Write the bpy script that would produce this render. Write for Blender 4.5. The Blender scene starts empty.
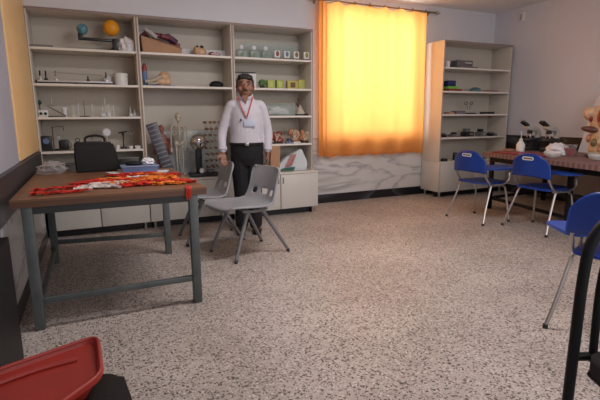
import bpy, bmesh, math, random
from mathutils import Vector, Matrix, Euler
random.seed(7)
scene = bpy.context.scene
COL = scene.collection
PI = math.pi

# ------------------------------------------------------------------ camera
FPX, YAW, PITCH, ROLL, CAMH = 449.0, .4302, .1816, -.0076, 1.17
cam_d = bpy.data.cameras.new('camera')
cam = bpy.data.objects.new('camera', cam_d); COL.objects.link(cam)
cam_d.sensor_width = 36.0; cam_d.lens = FPX / 600 * 36.0
cam_d.clip_start = .05; cam_d.clip_end = 200
cam.matrix_world = (Matrix.Translation((0, 0, CAMH)) @ Matrix.Rotation(-YAW, 4, 'Z')
                    @ Matrix.Rotation(PI / 2 - PITCH, 4, 'X') @ Matrix.Rotation(ROLL, 4, 'Z'))
scene.camera = cam
# ------------------------------------------------------------------ light, exposure
scene.view_settings.view_transform = 'Standard'
scene.view_settings.look = 'None'
scene.view_settings.gamma = 1.0
scene.view_settings.exposure = 0.0
world = bpy.data.worlds.new('world'); scene.world = world
world.use_nodes = True
bg = world.node_tree.nodes['Background']
bg.inputs[0].default_value = (.95, .95, 1.0, 1); bg.inputs[1].default_value = .62

def area_light(name, loc, target, sx, sy, power, color):
    d = bpy.data.lights.new(name, 'AREA'); d.shape = 'RECTANGLE'; d.size = sx; d.size_y = sy
    d.energy = power; d.color = color
    o = bpy.data.objects.new(name, d); COL.objects.link(o); o.location = loc
    o.rotation_euler = (Vector(target) - Vector(loc)).to_track_quat('-Z', 'Y').to_euler()
    return o
area_light('window_daylight', (3.62, 6.05, 1.95), (3.58, 5.4, 1.75), 2.2, 2.2, 125, (1.0, .97, .95))
area_light('ceiling_lamp', (1.75, 2.5, 2.70), (1.75, 2.5, 0), 1.2, .35, 54, (1.0, .95, .92))
area_light('rear_fill', (3.2, -1.6, 2.2), (2.4, 3.6, .8), 3.4, 1.6, 66, (1.0, .97, .97))  # soft fill added behind the camera, no window stands there

# ------------------------------------------------------------------ projection helper: X on plane Y for an image column at a height
def sx(u, Y, z):
    cy, sy_ = math.cos(YAW), math.sin(YAW)
    lo, hi = -3.0, 8.0
    def U(X):
        r = X * cy - Y * sy_; d = X * sy_ + Y * cy; h = z - CAMH
        dd = d * math.cos(PITCH) - h * math.sin(PITCH); w = d * math.sin(PITCH) + h * math.cos(PITCH)
        return 300 + FPX * (r * math.cos(ROLL) + w * math.sin(ROLL)) / dd
    for _ in range(50):
        m = (lo + hi) / 2
        if U(m) < u: lo = m
        else: hi = m
    return lo

# ------------------------------------------------------------------ materials
MATS = {}
def mat(name, color, rough=.5, metal=0., bump=0., bscale=60., var=0., vscale=6., spec=.5, trans=0., alpha=None):
    if name in MATS: return MATS[name]
    m = bpy.data.materials.new(name); m.use_nodes = True
    nt = m.node_tree; b = nt.nodes['Principled BSDF']
    b.inputs['Base Color'].default_value = (*color, 1)
    b.inputs['Roughness'].default_value = rough; b.inputs['Metallic'].default_value = metal
    b.inputs['Specular IOR Level'].default_value = spec
    b.inputs['Transmission Weight'].default_value = trans
    tc = nt.nodes.new('ShaderNodeTexCoord')
    if var > 0:
        n = nt.nodes.new('ShaderNodeTexNoise'); n.inputs['Scale'].default_value = vscale; n.inputs['Detail'].default_value = 4
        nt.links.new(tc.outputs['Object'], n.inputs['Vector'])
        r = nt.nodes.new('ShaderNodeValToRGB')
        r.color_ramp.elements[0].position = .3; r.color_ramp.elements[1].position = .7
        r.color_ramp.elements[0].color = (*[max(0, c * (1 - var)) for c in color], 1)
        r.color_ramp.elements[1].color = (*[min(1, c * (1 + var)) for c in color], 1)
        nt.links.new(n.outputs['Fac'], r.inputs['Fac']); nt.links.new(r.outputs['Color'], b.inputs['Base Color'])
    if bump > 0:
        n2 = nt.nodes.new('ShaderNodeTexNoise'); n2.inputs['Scale'].default_value = bscale
        nt.links.new(tc.outputs['Object'], n2.inputs['Vector'])
        bp = nt.nodes.new('ShaderNodeBump'); bp.inputs['Strength'].default_value = bump; bp.inputs['Distance'].default_value = .01
        nt.links.new(n2.outputs['Fac'], bp.inputs['Height']); nt.links.new(bp.outputs['Normal'], b.inputs['Normal'])
    MATS[name] = m
    return m

def glassy(name, color, mixf=.25, rough=.08):
    if name in MATS: return MATS[name]
    m = bpy.data.materials.new(name); m.use_nodes = True; nt = m.node_tree
    b = nt.nodes['Principled BSDF']; b.inputs['Base Color'].default_value = (*color, 1); b.inputs['Roughness'].default_value = rough
    t = nt.nodes.new('ShaderNodeBsdfTransparent'); t.inputs[0].default_value = (1, 1, 1, 1)
    lw = nt.nodes.new('ShaderNodeLayerWeight'); lw.inputs[0].default_value = .35
    ad = nt.nodes.new('ShaderNodeMath'); ad.operation = 'MULTIPLY_ADD'; ad.inputs[1].default_value = .6; ad.inputs[2].default_value = mixf; ad.use_clamp = True
    mx = nt.nodes.new('ShaderNodeMixShader')
    nt.links.new(lw.outputs['Facing'], ad.inputs[0]); nt.links.new(ad.outputs[0], mx.inputs[0])
    nt.links.new(t.outputs[0], mx.inputs[1]); nt.links.new(b.outputs[0], mx.inputs[2])
    nt.links.new(mx.outputs[0], nt.nodes['Material Output'].inputs[0])
    MATS[name] = m; return m

def terrazzo():
    m = bpy.data.materials.new('terrazzo'); m.use_nodes = True; nt = m.node_tree; N = nt.nodes; L = nt.links
    b = N['Principled BSDF']; tc = N.new('ShaderNodeTexCoord')
    base = N.new('ShaderNodeValToRGB'); ns = N.new('ShaderNodeTexNoise'); ns.inputs['Scale'].default_value = 1.4; ns.inputs['Detail'].default_value = 6
    L.new(tc.outputs['Object'], ns.inputs['Vector'])
    base.color_ramp.elements[0].position = .35; base.color_ramp.elements[0].color = (.37, .312, .282, 1)
    base.color_ramp.elements[1].position = .65; base.color_ramp.elements[1].color = (.495, .425, .39, 1)
    L.new(ns.outputs['Fac'], base.inputs['Fac'])
    prev = base.outputs['Color']
    wob = N.new('ShaderNodeTexNoise'); wob.inputs['Scale'].default_value = 60
    L.new(tc.outputs['Object'], wob.inputs['Vector'])
    wm = N.new('ShaderNodeMixRGB'); wm.blend_type = 'ADD'; wm.inputs['Fac'].default_value = .02
    L.new(tc.outputs['Object'], wm.inputs[1]); L.new(wob.outputs['Color'], wm.inputs[2])
    for sc, th, col, prob in ((52, .34, (.085, .068, .06, 1), .40), (88, .40, (.045, .038, .035, 1), .42), (34, .22, (.17, .12, .10, 1), .35), (64, .36, (.60, .54, .50, 1), .42), (120, .4, (.16, .125, .11, 1), .35)):
        v = N.new('ShaderNodeTexVoronoi'); v.inputs['Scale'].default_value = sc
        L.new(wm.outputs[0], v.inputs['Vector'])
        lt = N.new('ShaderNodeMath'); lt.operation = 'LESS_THAN'; lt.inputs[1].default_value = th
        L.new(v.outputs['Distance'], lt.inputs[0])
        sp = N.new('ShaderNodeSeparateColor'); L.new(v.outputs['Color'], sp.inputs[0])
        l2 = N.new('ShaderNodeMath'); l2.operation = 'LESS_THAN'; l2.inputs[1].default_value = prob
        L.new(sp.outputs[0], l2.inputs[0])
        mu = N.new('ShaderNodeMath'); mu.operation = 'MULTIPLY'; L.new(lt.outputs[0], mu.inputs[0]); L.new(l2.outputs[0], mu.inputs[1])
        mx = N.new('ShaderNodeMixRGB'); mx.inputs[2].default_value = col
        L.new(mu.outputs[0], mx.inputs[0]); L.new(prev, mx.inputs[1]); prev = mx.outputs[0]
    # tile joints
    br = N.new('ShaderNodeTexBrick'); br.offset = 0; br.inputs['Scale'].default_value = 1
    br.inputs['Brick Width'].default_value = .6; br.inputs['Row Height'].default_value = .6; br.inputs['Mortar Size'].default_value = .0022
    br.inputs['Mortar Smooth'].default_value = 0
    L.new(tc.outputs['Object'], br.inputs['Vector'])
    mj = N.new('ShaderNodeMixRGB'); mj.inputs[2].default_value = (.22, .18, .16, 1)
    mf = N.new('ShaderNodeMath'); mf.operation = 'MULTIPLY'; mf.inputs[1].default_value = .55
    L.new(br.outputs['Fac'], mf.inputs[0]); L.new(mf.outputs[0], mj.inputs[0]); L.new(prev, mj.inputs[1])
    L.new(mj.outputs[0], b.inputs['Base Color'])
    b.inputs['Roughness'].default_value = .5; b.inputs['Specular IOR Level'].default_value = .25
    return m

def marble(name, c0, c1, rough=.25, tw=.9, th=.48):
    m = bpy.data.materials.new(name); m.use_nodes = True; nt = m.node_tree; N = nt.nodes; L = nt.links
    b = N['Principled BSDF']; tc = N.new('ShaderNodeTexCoord')
    n = N.new('ShaderNodeTexNoise'); n.inputs['Scale'].default_value = 1.3; n.inputs['Detail'].default_value = 7; n.inputs['Distortion'].default_value = 1.2
    mp = N.new('ShaderNodeMapping'); mp.inputs['Rotation'].default_value = (0, .35, .3); mp.inputs['Scale'].default_value = (.45, .45, 1.5)
    L.new(tc.outputs['Object'], mp.inputs[0]); L.new(mp.outputs[0], n.inputs['Vector'])
    r = N.new('ShaderNodeValToRGB'); e = r.color_ramp.elements
    e[0].position = .0; e[0].color = (*c0, 1); e[1].position = 1; e[1].color = (*c0, 1)
    x = e.new(.43); x.color = (*c0, 1); x = e.new(.49); x.color = tuple(c0[i] * .45 + c1[i] * .55 for i in range(3)) + (1,); x = e.new(.5); x.color = (*c1, 1); x = e.new(.53); x.color = (*c0, 1)
    L.new(n.outputs['Fac'], r.inputs['Fac']); L.new(r.outputs['Color'], b.inputs['Base Color'])
    b.inputs['Roughness'].default_value = rough
    return m

def wood(name, c0, c1, rough=.45, scale=5, axis=0):
    m = bpy.data.materials.new(name); m.use_nodes = True; nt = m.node_tree; N = nt.nodes; L = nt.links
    b = N['Principled BSDF']; tc = N.new('ShaderNodeTexCoord'); mp = N.new('ShaderNodeMapping')
    s = [scale * 6] * 3; s[axis] = scale * .5; mp.inputs['Scale'].default_value = s
    n = N.new('ShaderNodeTexNoise'); n.inputs['Scale'].default_value = 1; n.inputs['Detail'].default_value = 6
    L.new(tc.outputs['Object'], mp.inputs[0]); L.new(mp.outputs[0], n.inputs['Vector'])
    r = N.new('ShaderNodeValToRGB'); r.color_ramp.elements[0].position = .3; r.color_ramp.elements[1].position = .7
    r.color_ramp.elements[0].color = (*c0, 1); r.color_ramp.elements[1].color = (*c1, 1)
    L.new(n.outputs['Fac'], r.inputs['Fac']); L.new(r.outputs['Color'], b.inputs['Base Color'])
    b.inputs['Roughness'].default_value = rough
    return m

def curtain_mat():
    m = bpy.data.materials.new('orange_curtain_cloth'); m.use_nodes = True; nt = m.node_tree; N = nt.nodes; L = nt.links
    N.remove(N['Principled BSDF'])
    d = N.new('ShaderNodeBsdfDiffuse'); d.inputs[0].default_value = (.74, .32, .11, 1)
    t = N.new('ShaderNodeBsdfTranslucent'); t.inputs[0].default_value = (.98, .47, .13, 1)
    mx = N.new('ShaderNodeMixShader'); mx.inputs[0].default_value = .55
    L.new(d.outputs[0], mx.inputs[1]); L.new(t.outputs[0], mx.inputs[2])
    L.new(mx.outputs[0], N['Material Output'].inputs[0])
    return m

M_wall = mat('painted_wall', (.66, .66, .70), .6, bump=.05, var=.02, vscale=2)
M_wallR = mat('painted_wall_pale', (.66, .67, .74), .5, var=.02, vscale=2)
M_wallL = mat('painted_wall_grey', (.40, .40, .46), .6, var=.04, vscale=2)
M_ceil = mat('ceiling_paint', (.82, .80, .79), .7)
M_floor = terrazzo()
M_marble = marble('white_marble', (.64, .62, .60), (.38, .365, .37))
M_black_tile = marble('black_tile', (.012, .011, .014), (.10, .10, .11), .3)
M_dark_tile = mat('dark_grey_tile', (.035, .030, .033), .4, var=.3, vscale=5)
M_peach_glow = mat('peach_glow', (.97, .62, .28), .45, var=.04, vscale=3)  # warm light on the far left wall, held in the base colour
M_lam = mat('cream_laminate', (.68, .62, .55), .42, var=.02, vscale=3)
M_lamback = mat('cream_back_board', (.56, .51, .44), .5, var=.03, vscale=2)
M_edge = mat('shelf_edge_band', (.78, .72, .66), .4)
M_door = mat('cream_door', (.60, .57, .53), .4, var=.02)
M_trimdark = mat('brown_edge_band', (.28, .20, .18), .5)
M_chrome = mat('chrome', (.50, .46, .44), .36, 1.)
M_steel = mat('painted_steel', (.085, .095, .095), .45, var=.15, vscale=14)
M_tabletop = wood('brown_laminate', (.16, .072, .036), (.23, .11, .06), .4, 3, 0)
M_tableedge = wood('brown_edge', (.11, .05, .028), (.15, .072, .042), .45, 3, 0)
M_grayplastic = mat('grey_plastic', (.30, .30, .32), .33, var=.06, vscale=8)
M_graymetal = mat('grey_painted_legs', (.17, .16, .165), .4)
M_rubber = mat('black_rubber', (.02, .02, .02), .6)
M_blue = mat('blue_plastic', (.007, .04, .26), .35, var=.08, vscale=6)
M_bluetab = mat('blue_board', (.010, .055, .31), .32)
M_white = mat('white_plastic', (.75, .74, .72), .4)
M_black = mat('black_plastic', (.012, .012, .014), .4)
M_blackm = mat('black_metal', (.005, .005, .006), .5, spec=.3)
M_leather = mat('black_leather', (.010, .007, .007), .6, bump=.1, bscale=90, spec=.3)
M_red = mat('red_plastic', (.30, .020, .012), .5, var=.12, vscale=9)
M_redcloth = mat('red_ribbon', (.60, .025, .012), .5, var=.2, vscale=30)
M_orcloth = mat('orange_ribbon', (.85, .24, .03), .5, var=.2, vscale=30)
M_whcloth = mat('white_ribbon', (.75, .66, .62), .5, var=.1, vscale=30)
M_skin = mat('skin', (.25, .115, .075), .5, var=.08, vscale=20)
M_hair = mat('black_hair', (.010, .008, .008), .55, bump=.5, bscale=120)
M_shirt = mat('white_shirt_cloth', (.52, .49, .54), .7, bump=.3, bscale=18, var=.04, vscale=10)
M_trouser = mat('dark_trouser_cloth', (.006, .005, .008), .85, bump=.2, bscale=20)
M_shoe = mat('black_shoe_leather', (.012, .01, .01), .35)
M_bone = mat('bone_plastic', (.52, .45, .36), .5, var=.15, vscale=25)
M_flesh = mat('flesh_model_paint', (.50, .22, .12), .45, var=.35, vscale=22)
M_tan = mat('tan_model_paint', (.62, .38, .22), .45, var=.25, vscale=22)
M_organ = mat('organ_red_paint', (.27, .035, .03), .4, var=.4, vscale=30)
M_card = mat('brown_cardboard', (.42, .23, .13), .7, var=.1)
M_glass = glassy('clear_glass', (.75, .80, .78), .22)
M_clearbox = glassy('clear_plastic', (.50, .60, .57), .28, .2)
M_bag = glassy('clear_bag', (.6, .57, .6), .10, .15)
M_yellow = mat('yellow_ball', (.85, .36, .015), .45, var=.1)
M_globe = mat('globe_blue', (.10, .26, .33), .4, var=.6, vscale=22)
M_lime = mat('lime_card', (.40, .46, .10), .5)
M_green = mat('green_leaf', (.10, .20, .06), .6, var=.4, vscale=60)
M_silver = mat('silver_metal', (.62, .60, .60), .16, 1.)
M_papers = mat('white_paper', (.72, .71, .74), .6)
M_bluebox = mat('blue_grey_card', (.13, .18, .34), .5)
M_maroon = mat('maroon_print', (.16, .03, .045), .5, var=.5, vscale=25)
M_curt = curtain_mat()
M_pane = glassy('window_glass', (.8, .85, .85), .02, .02)
M_alu = mat('window_aluminium', (.5, .5, .5), .4, .6)
M_tablecloth = None

# ------------------------------------------------------------------ mesh helpers
def BM(): return bmesh.new()
def box(bm, c, s, rz=0., bev=0., rx=0., ry=0., seg=2):
    r = bmesh.ops.create_cube(bm, size=1.0)
    vs = r['verts']
    mt = Matrix.Translation(c) @ Euler((rx, ry, rz)).to_matrix().to_4x4() @ Matrix.Diagonal((*s, 1))
    bmesh.ops.transform(bm, matrix=mt, verts=vs)
    if bev > 0:
        es = list({e for v in vs for e in v.link_edges})
        bmesh.ops.bevel(bm, geom=es, offset=min(bev, min(s) * .45), segments=seg, affect='EDGES', profile=.5)
    return bm
def cone(bm, p0, p1, r0, r1=None, n=12, caps=True):
    r1 = r0 if r1 is None else r1
    p0, p1 = Vector(p0), Vector(p1); d = p1 - p0
    q = Vector((0, 0, 1)).rotation_difference(d.normalized()).to_matrix().to_4x4() if d.length > 1e-9 else Matrix()
    mt = Matrix.Translation((p0 + p1) / 2) @ q
    bmesh.ops.create_cone(bm, cap_ends=caps, segments=n, radius1=r0, radius2=max(r1, 1e-4), depth=d.length, matrix=mt)
    return bm
def sph(bm, c, r, n=16, rot=None):
    if not hasattr(r, '__len__'): r = (r, r, r)
    R = Euler(rot).to_matrix().to_4x4() if rot else Matrix()
    bmesh.ops.create_uvsphere(bm, u_segments=n, v_segments=max(6, n // 2 + 2), radius=1, matrix=Matrix.Translation(c) @ R @ Matrix.Diagonal((*r, 1)))
    return bm
def smooth_path(pts, k=6, closed=False):
    P = [Vector(p) for p in pts]; out = []
    n = len(P); rng = n if closed else n - 1
    for i in range(rng):
        a = P[(i - 1) % n] if (closed or i > 0) else P[0]; b = P[i]; c = P[(i + 1) % n]
        d = P[(i + 2) % n] if (closed or i + 2 < n) else P[-1]
        for j in range(k):
            t = j / k
            out.append(.5 * ((2 * b) + (c - a) * t + (2 * a - 5 * b + 4 * c - d) * t * t + (3 * b - a - 3 * c + d) * t ** 3))
    if not closed: out.append(P[-1])
    return out
def tube(bm, pts, r, n=8, closed=False, radii=None, flat=1.0):
    P = [Vector(p) for p in pts]; rings = []; m = len(P)
    up = None
    for i, p in enumerate(P):
        a = P[(i - 1) % m] if (closed or i > 0) else p; c = P[(i + 1) % m] if (closed or i < m - 1) else p
        t = (c - a).normalized()
        if up is None:
            up = Vector((0, 0, 1)) if abs(t.z) < .9 else Vector((1, 0, 0))
        s = t.cross(up)
        if s.length < 1e-6: s = t.cross(Vector((1, 0, .1)))
        s.normalize(); up = s.cross(t).normalized()
        rr = radii[i] if radii else r
        rings.append([bm.verts.new(p + (s * math.cos(2 * PI * k / n) * rr + up * math.sin(2 * PI * k / n) * rr * flat)) for k in range(n)])
    for i in range(m if closed else m - 1):
        A, B = rings[i], rings[(i + 1) % m]
        for k in range(n): bm.faces.new((A[k], A[(k + 1) % n], B[(k + 1) % n], B[k]))
    if not closed:
        bm.faces.new(rings[0][::-1]); bm.faces.new(rings[-1])
    return bm
def lathe(bm, prof, c=(0, 0, 0), n=20):
    c = Vector(c); rings = []
    for r, z in prof:
        rings.append([bm.verts.new(c + Vector((max(r, 1e-4) * math.cos(2 * PI * k / n), max(r, 1e-4) * math.sin(2 * PI * k / n), z))) for k in range(n)])
    for A, B in zip(rings, rings[1:]):
        for k in range(n): bm.faces.new((A[k], A[(k + 1) % n], B[(k + 1) % n], B[k]))
    bm.faces.new(rings[0][::-1]); bm.faces.new(rings[-1])
    return bm
def rrect(w, h, r, n=6, arch=0.):
    pts = []
    for cx, cy, a0 in ((w / 2 - r, h / 2 - r, 0), (-w / 2 + r, h / 2 - r, PI / 2), (-w / 2 + r, -h / 2 + r, PI), (w / 2 - r, -h / 2 + r, 1.5 * PI)):
        for k in range(n + 1):
            a = a0 + PI / 2 * k / n; pts.append((cx + r * math.cos(a), cy + r * math.sin(a)))
    return pts
def prism(bm, pts, h, M=Matrix()):
    lo = [bm.verts.new(M @ Vector((x, y, 0))) for x, y in pts]; hi = [bm.verts.new(M @ Vector((x, y, h))) for x, y in pts]
    bm.faces.new(lo[::-1]); bm.faces.new(hi); n = len(pts)
    for k in range(n): bm.faces.new((lo[k], lo[(k + 1) % n], hi[(k + 1) % n], hi[k]))
    return bm
def loft(bm, rings, cap=True):
    R = [[bm.verts.new(p) for p in ring] for ring in rings]; n = len(R[0])
    for A, B in zip(R, R[1:]):
        for k in range(n): bm.faces.new((A[k], A[(k + 1) % n], B[(k + 1) % n], B[k]))
    if cap: bm.faces.new(R[0][::-1]); bm.faces.new(R[-1])
    return bm

def ell(cx, cy, z, rx_, ry_, n=24): return [(cx + rx_ * math.cos(2 * PI * k / n), cy + ry_ * math.sin(2 * PI * k / n), z) for k in range(n)]
def obj(name, bm, m, parent=None, loc=(0, 0, 0), rot=(0, 0, 0), label=None, smooth=True):
    bmesh.ops.recalc_face_normals(bm, faces=bm.faces)
    me = bpy.data.meshes.new(name); bm.to_mesh(me); bm.free()
    if smooth:
        for p in me.polygons: p.use_smooth = True
        try: me.set_sharp_from_angle(angle=math.radians(38))
        except Exception: pass
    me.materials.append(m)
    o = bpy.data.objects.new(name, me); COL.objects.link(o)
    o.location = loc; o.rotation_euler = rot
    if parent is not None: o.parent = parent
    if label: o['label'] = label
    return o
def thing(name, label, cat, loc=(0, 0, 0), rz=0., group=None, rot=None):
    o = bpy.data.objects.new(name, None); COL.objects.link(o); o.empty_display_size = .1
    o.location = loc; o.rotation_euler = rot if rot else (0, 0, rz)
    o['label'] = label; o['category'] = cat
    if group: o['group'] = group
    return o
def single(name, label, cat, bm, m, loc=(0, 0, 0), rz=0., group=None, rot=None, smooth=True):
    o = obj(name, bm, m, None, loc, rot if rot else (0, 0, rz), None, smooth)
    o['label'] = label; o['category'] = cat
    if group: o['group'] = group
    return o
def struct(name, bm, m, parent=None, label=None, smooth=False):
    o = obj(name, bm, m, parent, smooth=smooth)
    if parent is None: o['kind'] = 'structure'
    if label: o['label'] = label
    return o
def dup(root, loc, rz, label, group=None):
    r = root.copy(); COL.objects.link(r); r.location = loc; r.rotation_euler = (0, 0, rz); r['label'] = label
    if group: r['group'] = group
    for ch in list(root.children):
        c = ch.copy(); COL.objects.link(c); c.parent = r
        for g in list(ch.children):
            d = g.copy(); COL.objects.link(d); d.parent = c
    return r
def apply_mods(o):
    dg = bpy.context.evaluated_depsgraph_get(); dg.update()
    me = bpy.data.meshes.new_from_object(o.evaluated_get(dg))
    o.modifiers.clear(); o.data = me
    for p in me.polygons: p.use_smooth = True
def remeshed(name, bm, m, parent, voxel=.008, smooth=2, label=None):
    o = obj(name, bm, m, parent, label=label)
    r = o.modifiers.new('r', 'REMESH'); r.mode = 'VOXEL'; r.voxel_size = voxel; r.use_smooth_shade = True
    if smooth:
        s = o.modifiers.new('s', 'SMOOTH'); s.iterations = smooth; s.factor = .5
    apply_mods(o)
    return o

# ------------------------------------------------------------------ the room
YS, YB, YW = 5.04, 4.93, 5.46
XL, XR, ZC = -.485, 5.90, 2.74
ZT, ZB = 2.20, .525

struct('floor', box(BM(), (2.7, 1.9, -.05), (6.9, 8.0, .1)), M_floor)
struct('ceiling', box(BM(), (2.7, 1.9, ZC + .05), (6.9, 8.0, .1)), M_ceil)
# back wall around the window opening (opening X 2.80..4.44, Z .95..2.66)
WX0, WX1, WZ0, WZ1 = 2.86, 4.42, .93, 2.62
bm = BM()
box(bm, ((-.6 + WX0) / 2, YW + .1, ZC / 2), (WX0 + .6, .2, ZC))
box(bm, ((WX1 + 6.1) / 2, YW + .1, ZC / 2), (6.1 - WX1, .2, ZC))
box(bm, ((WX0 + WX1) / 2, YW + .1, WZ0 / 2), (WX1 - WX0, .2, WZ0))
box(bm, ((WX0 + WX1) / 2, YW + .1, (WZ1 + ZC) / 2), (WX1 - WX0, .2, ZC - WZ1))
struct('wall_back', bm, M_wall)
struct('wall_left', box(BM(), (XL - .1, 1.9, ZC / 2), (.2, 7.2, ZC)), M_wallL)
struct('wall_right', box(BM(), (XR + .1, 1.9, ZC / 2), (.2, 8.0, ZC)), M_wallR)
# block of wall above the long shelving
struct('wall_upper', box(BM(), ((XL + 2.43) / 2, (YS + YW) / 2 + .002, (ZT + .004 + ZC) / 2), (2.43 - XL, YW - YS, ZC - ZT - .004)), M_wall)
# far end of the left wall, its warm light painted in as peach
struct('peach_glow_strip', box(BM(), (XL + .006, 4.40, 1.81), (.012, 1.27, 1.86)), M_peach_glow, label='stretch of left wall beside the long shelving, warm light painted on in peach')
# dark tile band + marble on left wall
struct('trim_2', box(BM(), (XL + .018, 3.06, .75), (.036, 3.72, .24), bev=.003), M_dark_tile, label='dark tile band running along the left wall')
struct('trim_3', box(BM(), (XL + .005, 3.86, .36), (.010, 2.12, .52)), M_marble, label='pale stone cladding under the dark band of the left wall')
struct('baseboard_left', box(BM(), (XL + .008, 3.86, .05), (.016, 2.12, .1)), M_black_tile)
dd = struct('door_1', box(BM(), (XL + .045, 1.85, .313), (.09, 1.20, .626), bev=.004), M_blackm)
# marble under the window + black baseboard
struct('trim_4', box(BM(), ((2.52 + 4.54) / 2, YW - .008, .50), (2.02, .016, .80)), M_marble, label='white veined marble cladding under the window')
struct('baseboard_back', box(BM(), ((2.52 + 5.88) / 2, YW - .012, .06), (3.36, .024, .12)), M_black_tile)
# right wall: black tile band, black baseboard
struct('trim_5', box(BM(), (XR - .008, 3.0, .775), (.016, 4.8, .21)), M_black_tile, label='black tile band running along the right wall')
struct('trim_6', box(BM(), (XR - .005, 3.0, .40), (.010, 4.8, .54)), mat('beige_stone', (.40, .34, .31), .4, var=.1), label='beige stone cladding low on the right wall')
struct('baseboard_right', box(BM(), (XR - .010, 3.0, .06), (.02, 4.8, .12)), M_black_tile)

# window
w = bpy.data.objects.new('window_1', None); COL.objects.link(w); w['kind'] = 'structure'
wf = BM(); Yg = YW + .12
for a, b, c, d in ((WX0, WZ0, WX1, WZ0 + .05), (WX0, WZ1 - .05, WX1, WZ1), (WX0, WZ0, WX0 + .05, WZ1), (WX1 - .05, WZ0, WX1, WZ1)):
    box(wf, ((a + c) / 2, Yg, (b + d) / 2), (c - a, .05, d - b), bev=.004)
box(wf, ((WX0 + WX1) / 2, Yg, (WZ0 + WZ1) / 2), (.035, .045, WZ1 - WZ0), bev=.004)
obj('window_frame', wf, M_alu, w)
obj('pane', box(BM(), ((WX0 + WX1) / 2, Yg, (WZ0 + WZ1) / 2), (WX1 - WX0 - .08, .006, WZ1 - WZ0 - .08)), M_pane, w)

# small white alarm box on right wall
t = thing('wall_switch', 'small white wall box high on right wall near the ceiling corner', 'switch', (XR, 4.96, 2.60))
obj('housing', box(BM(), (-.012, 0, 0), (.024, .07, .12), bev=.006), M_white, t)
obj('slot', box(BM(), (-.026, .01, 0), (.004, .016, .08), bev=.002), M_trimdark, t)

# ------------------------------------------------------------------ curtain and rod
ct = thing('curtain', 'orange window curtain glowing with daylight, hanging to below the sill', 'curtain', (3.6, 5.36, .65))
def curtain_mesh():
    bm = BM(); nx, nz = 260, 36; W0, W1 = -.86, .875; H = 1.96
    g = []
    for i in range(nx + 1):
        u = i / nx; col = []
        for j in range(nz + 1):
            v = j / nz
            x = W0 + (W1 - W0) * u
            if u < .07: amp, fr = .020, 30
            else: amp, fr = .026, 5.0
            ph = 2 * PI * fr * u
            y = amp * (math.sin(ph + .4 * math.sin(3 * v + u * 5)) * (.75 + .25 * v)) + .005 * math.sin(2 * PI * 9 * u + 2 * v)
            pass
            z = .02 * (u - .5) * 0 + H * v + (.012 * math.sin(2 * PI * 7 * u) if v == 0 else 0)
            if v > .985: z += .014 * math.sin(2 * PI * 7 * u + 1.0)
            col.append(bm.verts.new((x, y, z)))
        g.append(col)
    for i in range(nx):
        for j in range(nz): bm.faces.new((g[i][j], g[i + 1][j], g[i + 1][j + 1], g[i][j + 1]))
    return bm
obj('curtain_cloth', curtain_mesh(), M_curt, ct)
hm = BM()
tube(hm, [(-.86 + 1.735 * k / 120, -.002 + .020 * math.sin(2 * PI * 5 * k / 120), .018) for k in range(121)], .007, 6)
obj('hem', hm, M_curt, ct)
rd = thing('curtain_rod', 'brass curtain rod with ball finials above the orange curtain', 'curtain rod', (3.6, 5.36, 2.63))
M_brass = mat('dull_brass', (.30, .22, .14), .35, .8)
obj('pole', cone(BM(), (-.92, 0, 0), (1.02, 0, 0), .012), M_brass, rd)
for s, xx in ((-1, -.92), (1, 1.02)):
    b_ = BM(); sph(b_, (xx + s * .035, 0, 0), .026); cone(b_, (xx, 0, 0), (xx + s * .02, 0, 0), .018); cone(b_, (xx + s * .06, 0, 0), (xx + s * .09, 0, 0), .014, .004)
    obj('finial', b_, mat('pale_brass', (.5, .42, .3), .35, .5), rd)
for xx in (-.88, .95):
    b_ = BM(); cone(b_, (xx, 0, 0), (xx, .098, 0), .007); box(b_, (xx, .095, 0), (.03, .01, .06), bev=.003)
    obj('bracket', b_, M_brass, rd)
for k in range(8):
    xx = -.80 + 1.64 * k / 7
    obj('ring', tube(BM(), [(xx, .02 * math.cos(a * 2 * PI / 14), .004 + .02 * math.sin(a * 2 * PI / 14)) for a in range(14)], .004, 6, closed=True), M_brass, rd)

# ------------------------------------------------------------------ cabinets
def shelf_unit(x0, x1, y0, zb, zt, shelves, label, group, name='shelf_cabinet', depth=.38):
    t = thing(name, label, 'shelving', ((x0 + x1) / 2, y0, zb), 0, group)
    W = x1 - x0; H = zt - zb; th = .02
    for s in (-1, 1):
        obj('side_panel', box(BM(), (s * (W / 2 - th / 2), depth / 2, H / 2), (th - .001, depth, H), bev=.0015), M_lam, t)
        obj('side_edge', box(BM(), (s * (W / 2 - .005), -.0025, H / 2), (.008, .004, H - .002)), mat('tan_edge_band', (.36, .25, .20), .5), t, label='tan edge band on the side panel')
    obj('top_panel', box(BM(), (0, depth / 2, H - th / 2), (W - 2 * th, depth, th), bev=.0015), M_lam, t)
    obj('top_edge', box(BM(), (0, -.003, H - th / 2), (W, .005, th)), M_trimdark, t, label='brown edge strip along the top')
    obj('back_panel', box(BM(), (0, depth - .006, H / 2), (W - 2 * th, .008, H - .004)), M_lamback, t)
    for z in shelves:
        sh = obj('shelf', box(BM(), (0, depth / 2 - .004, z - zb - .010), (W - 2 * th - .001, depth - .016, .020), bev=.0015), M_lam, t)
        obj('edge_strip', box(BM(), (0, .002, z - zb - .010), (W - 2 * th - .001, .004, .022)), M_edge, sh, label='lighter shelf edge strip')
    return t
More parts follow.
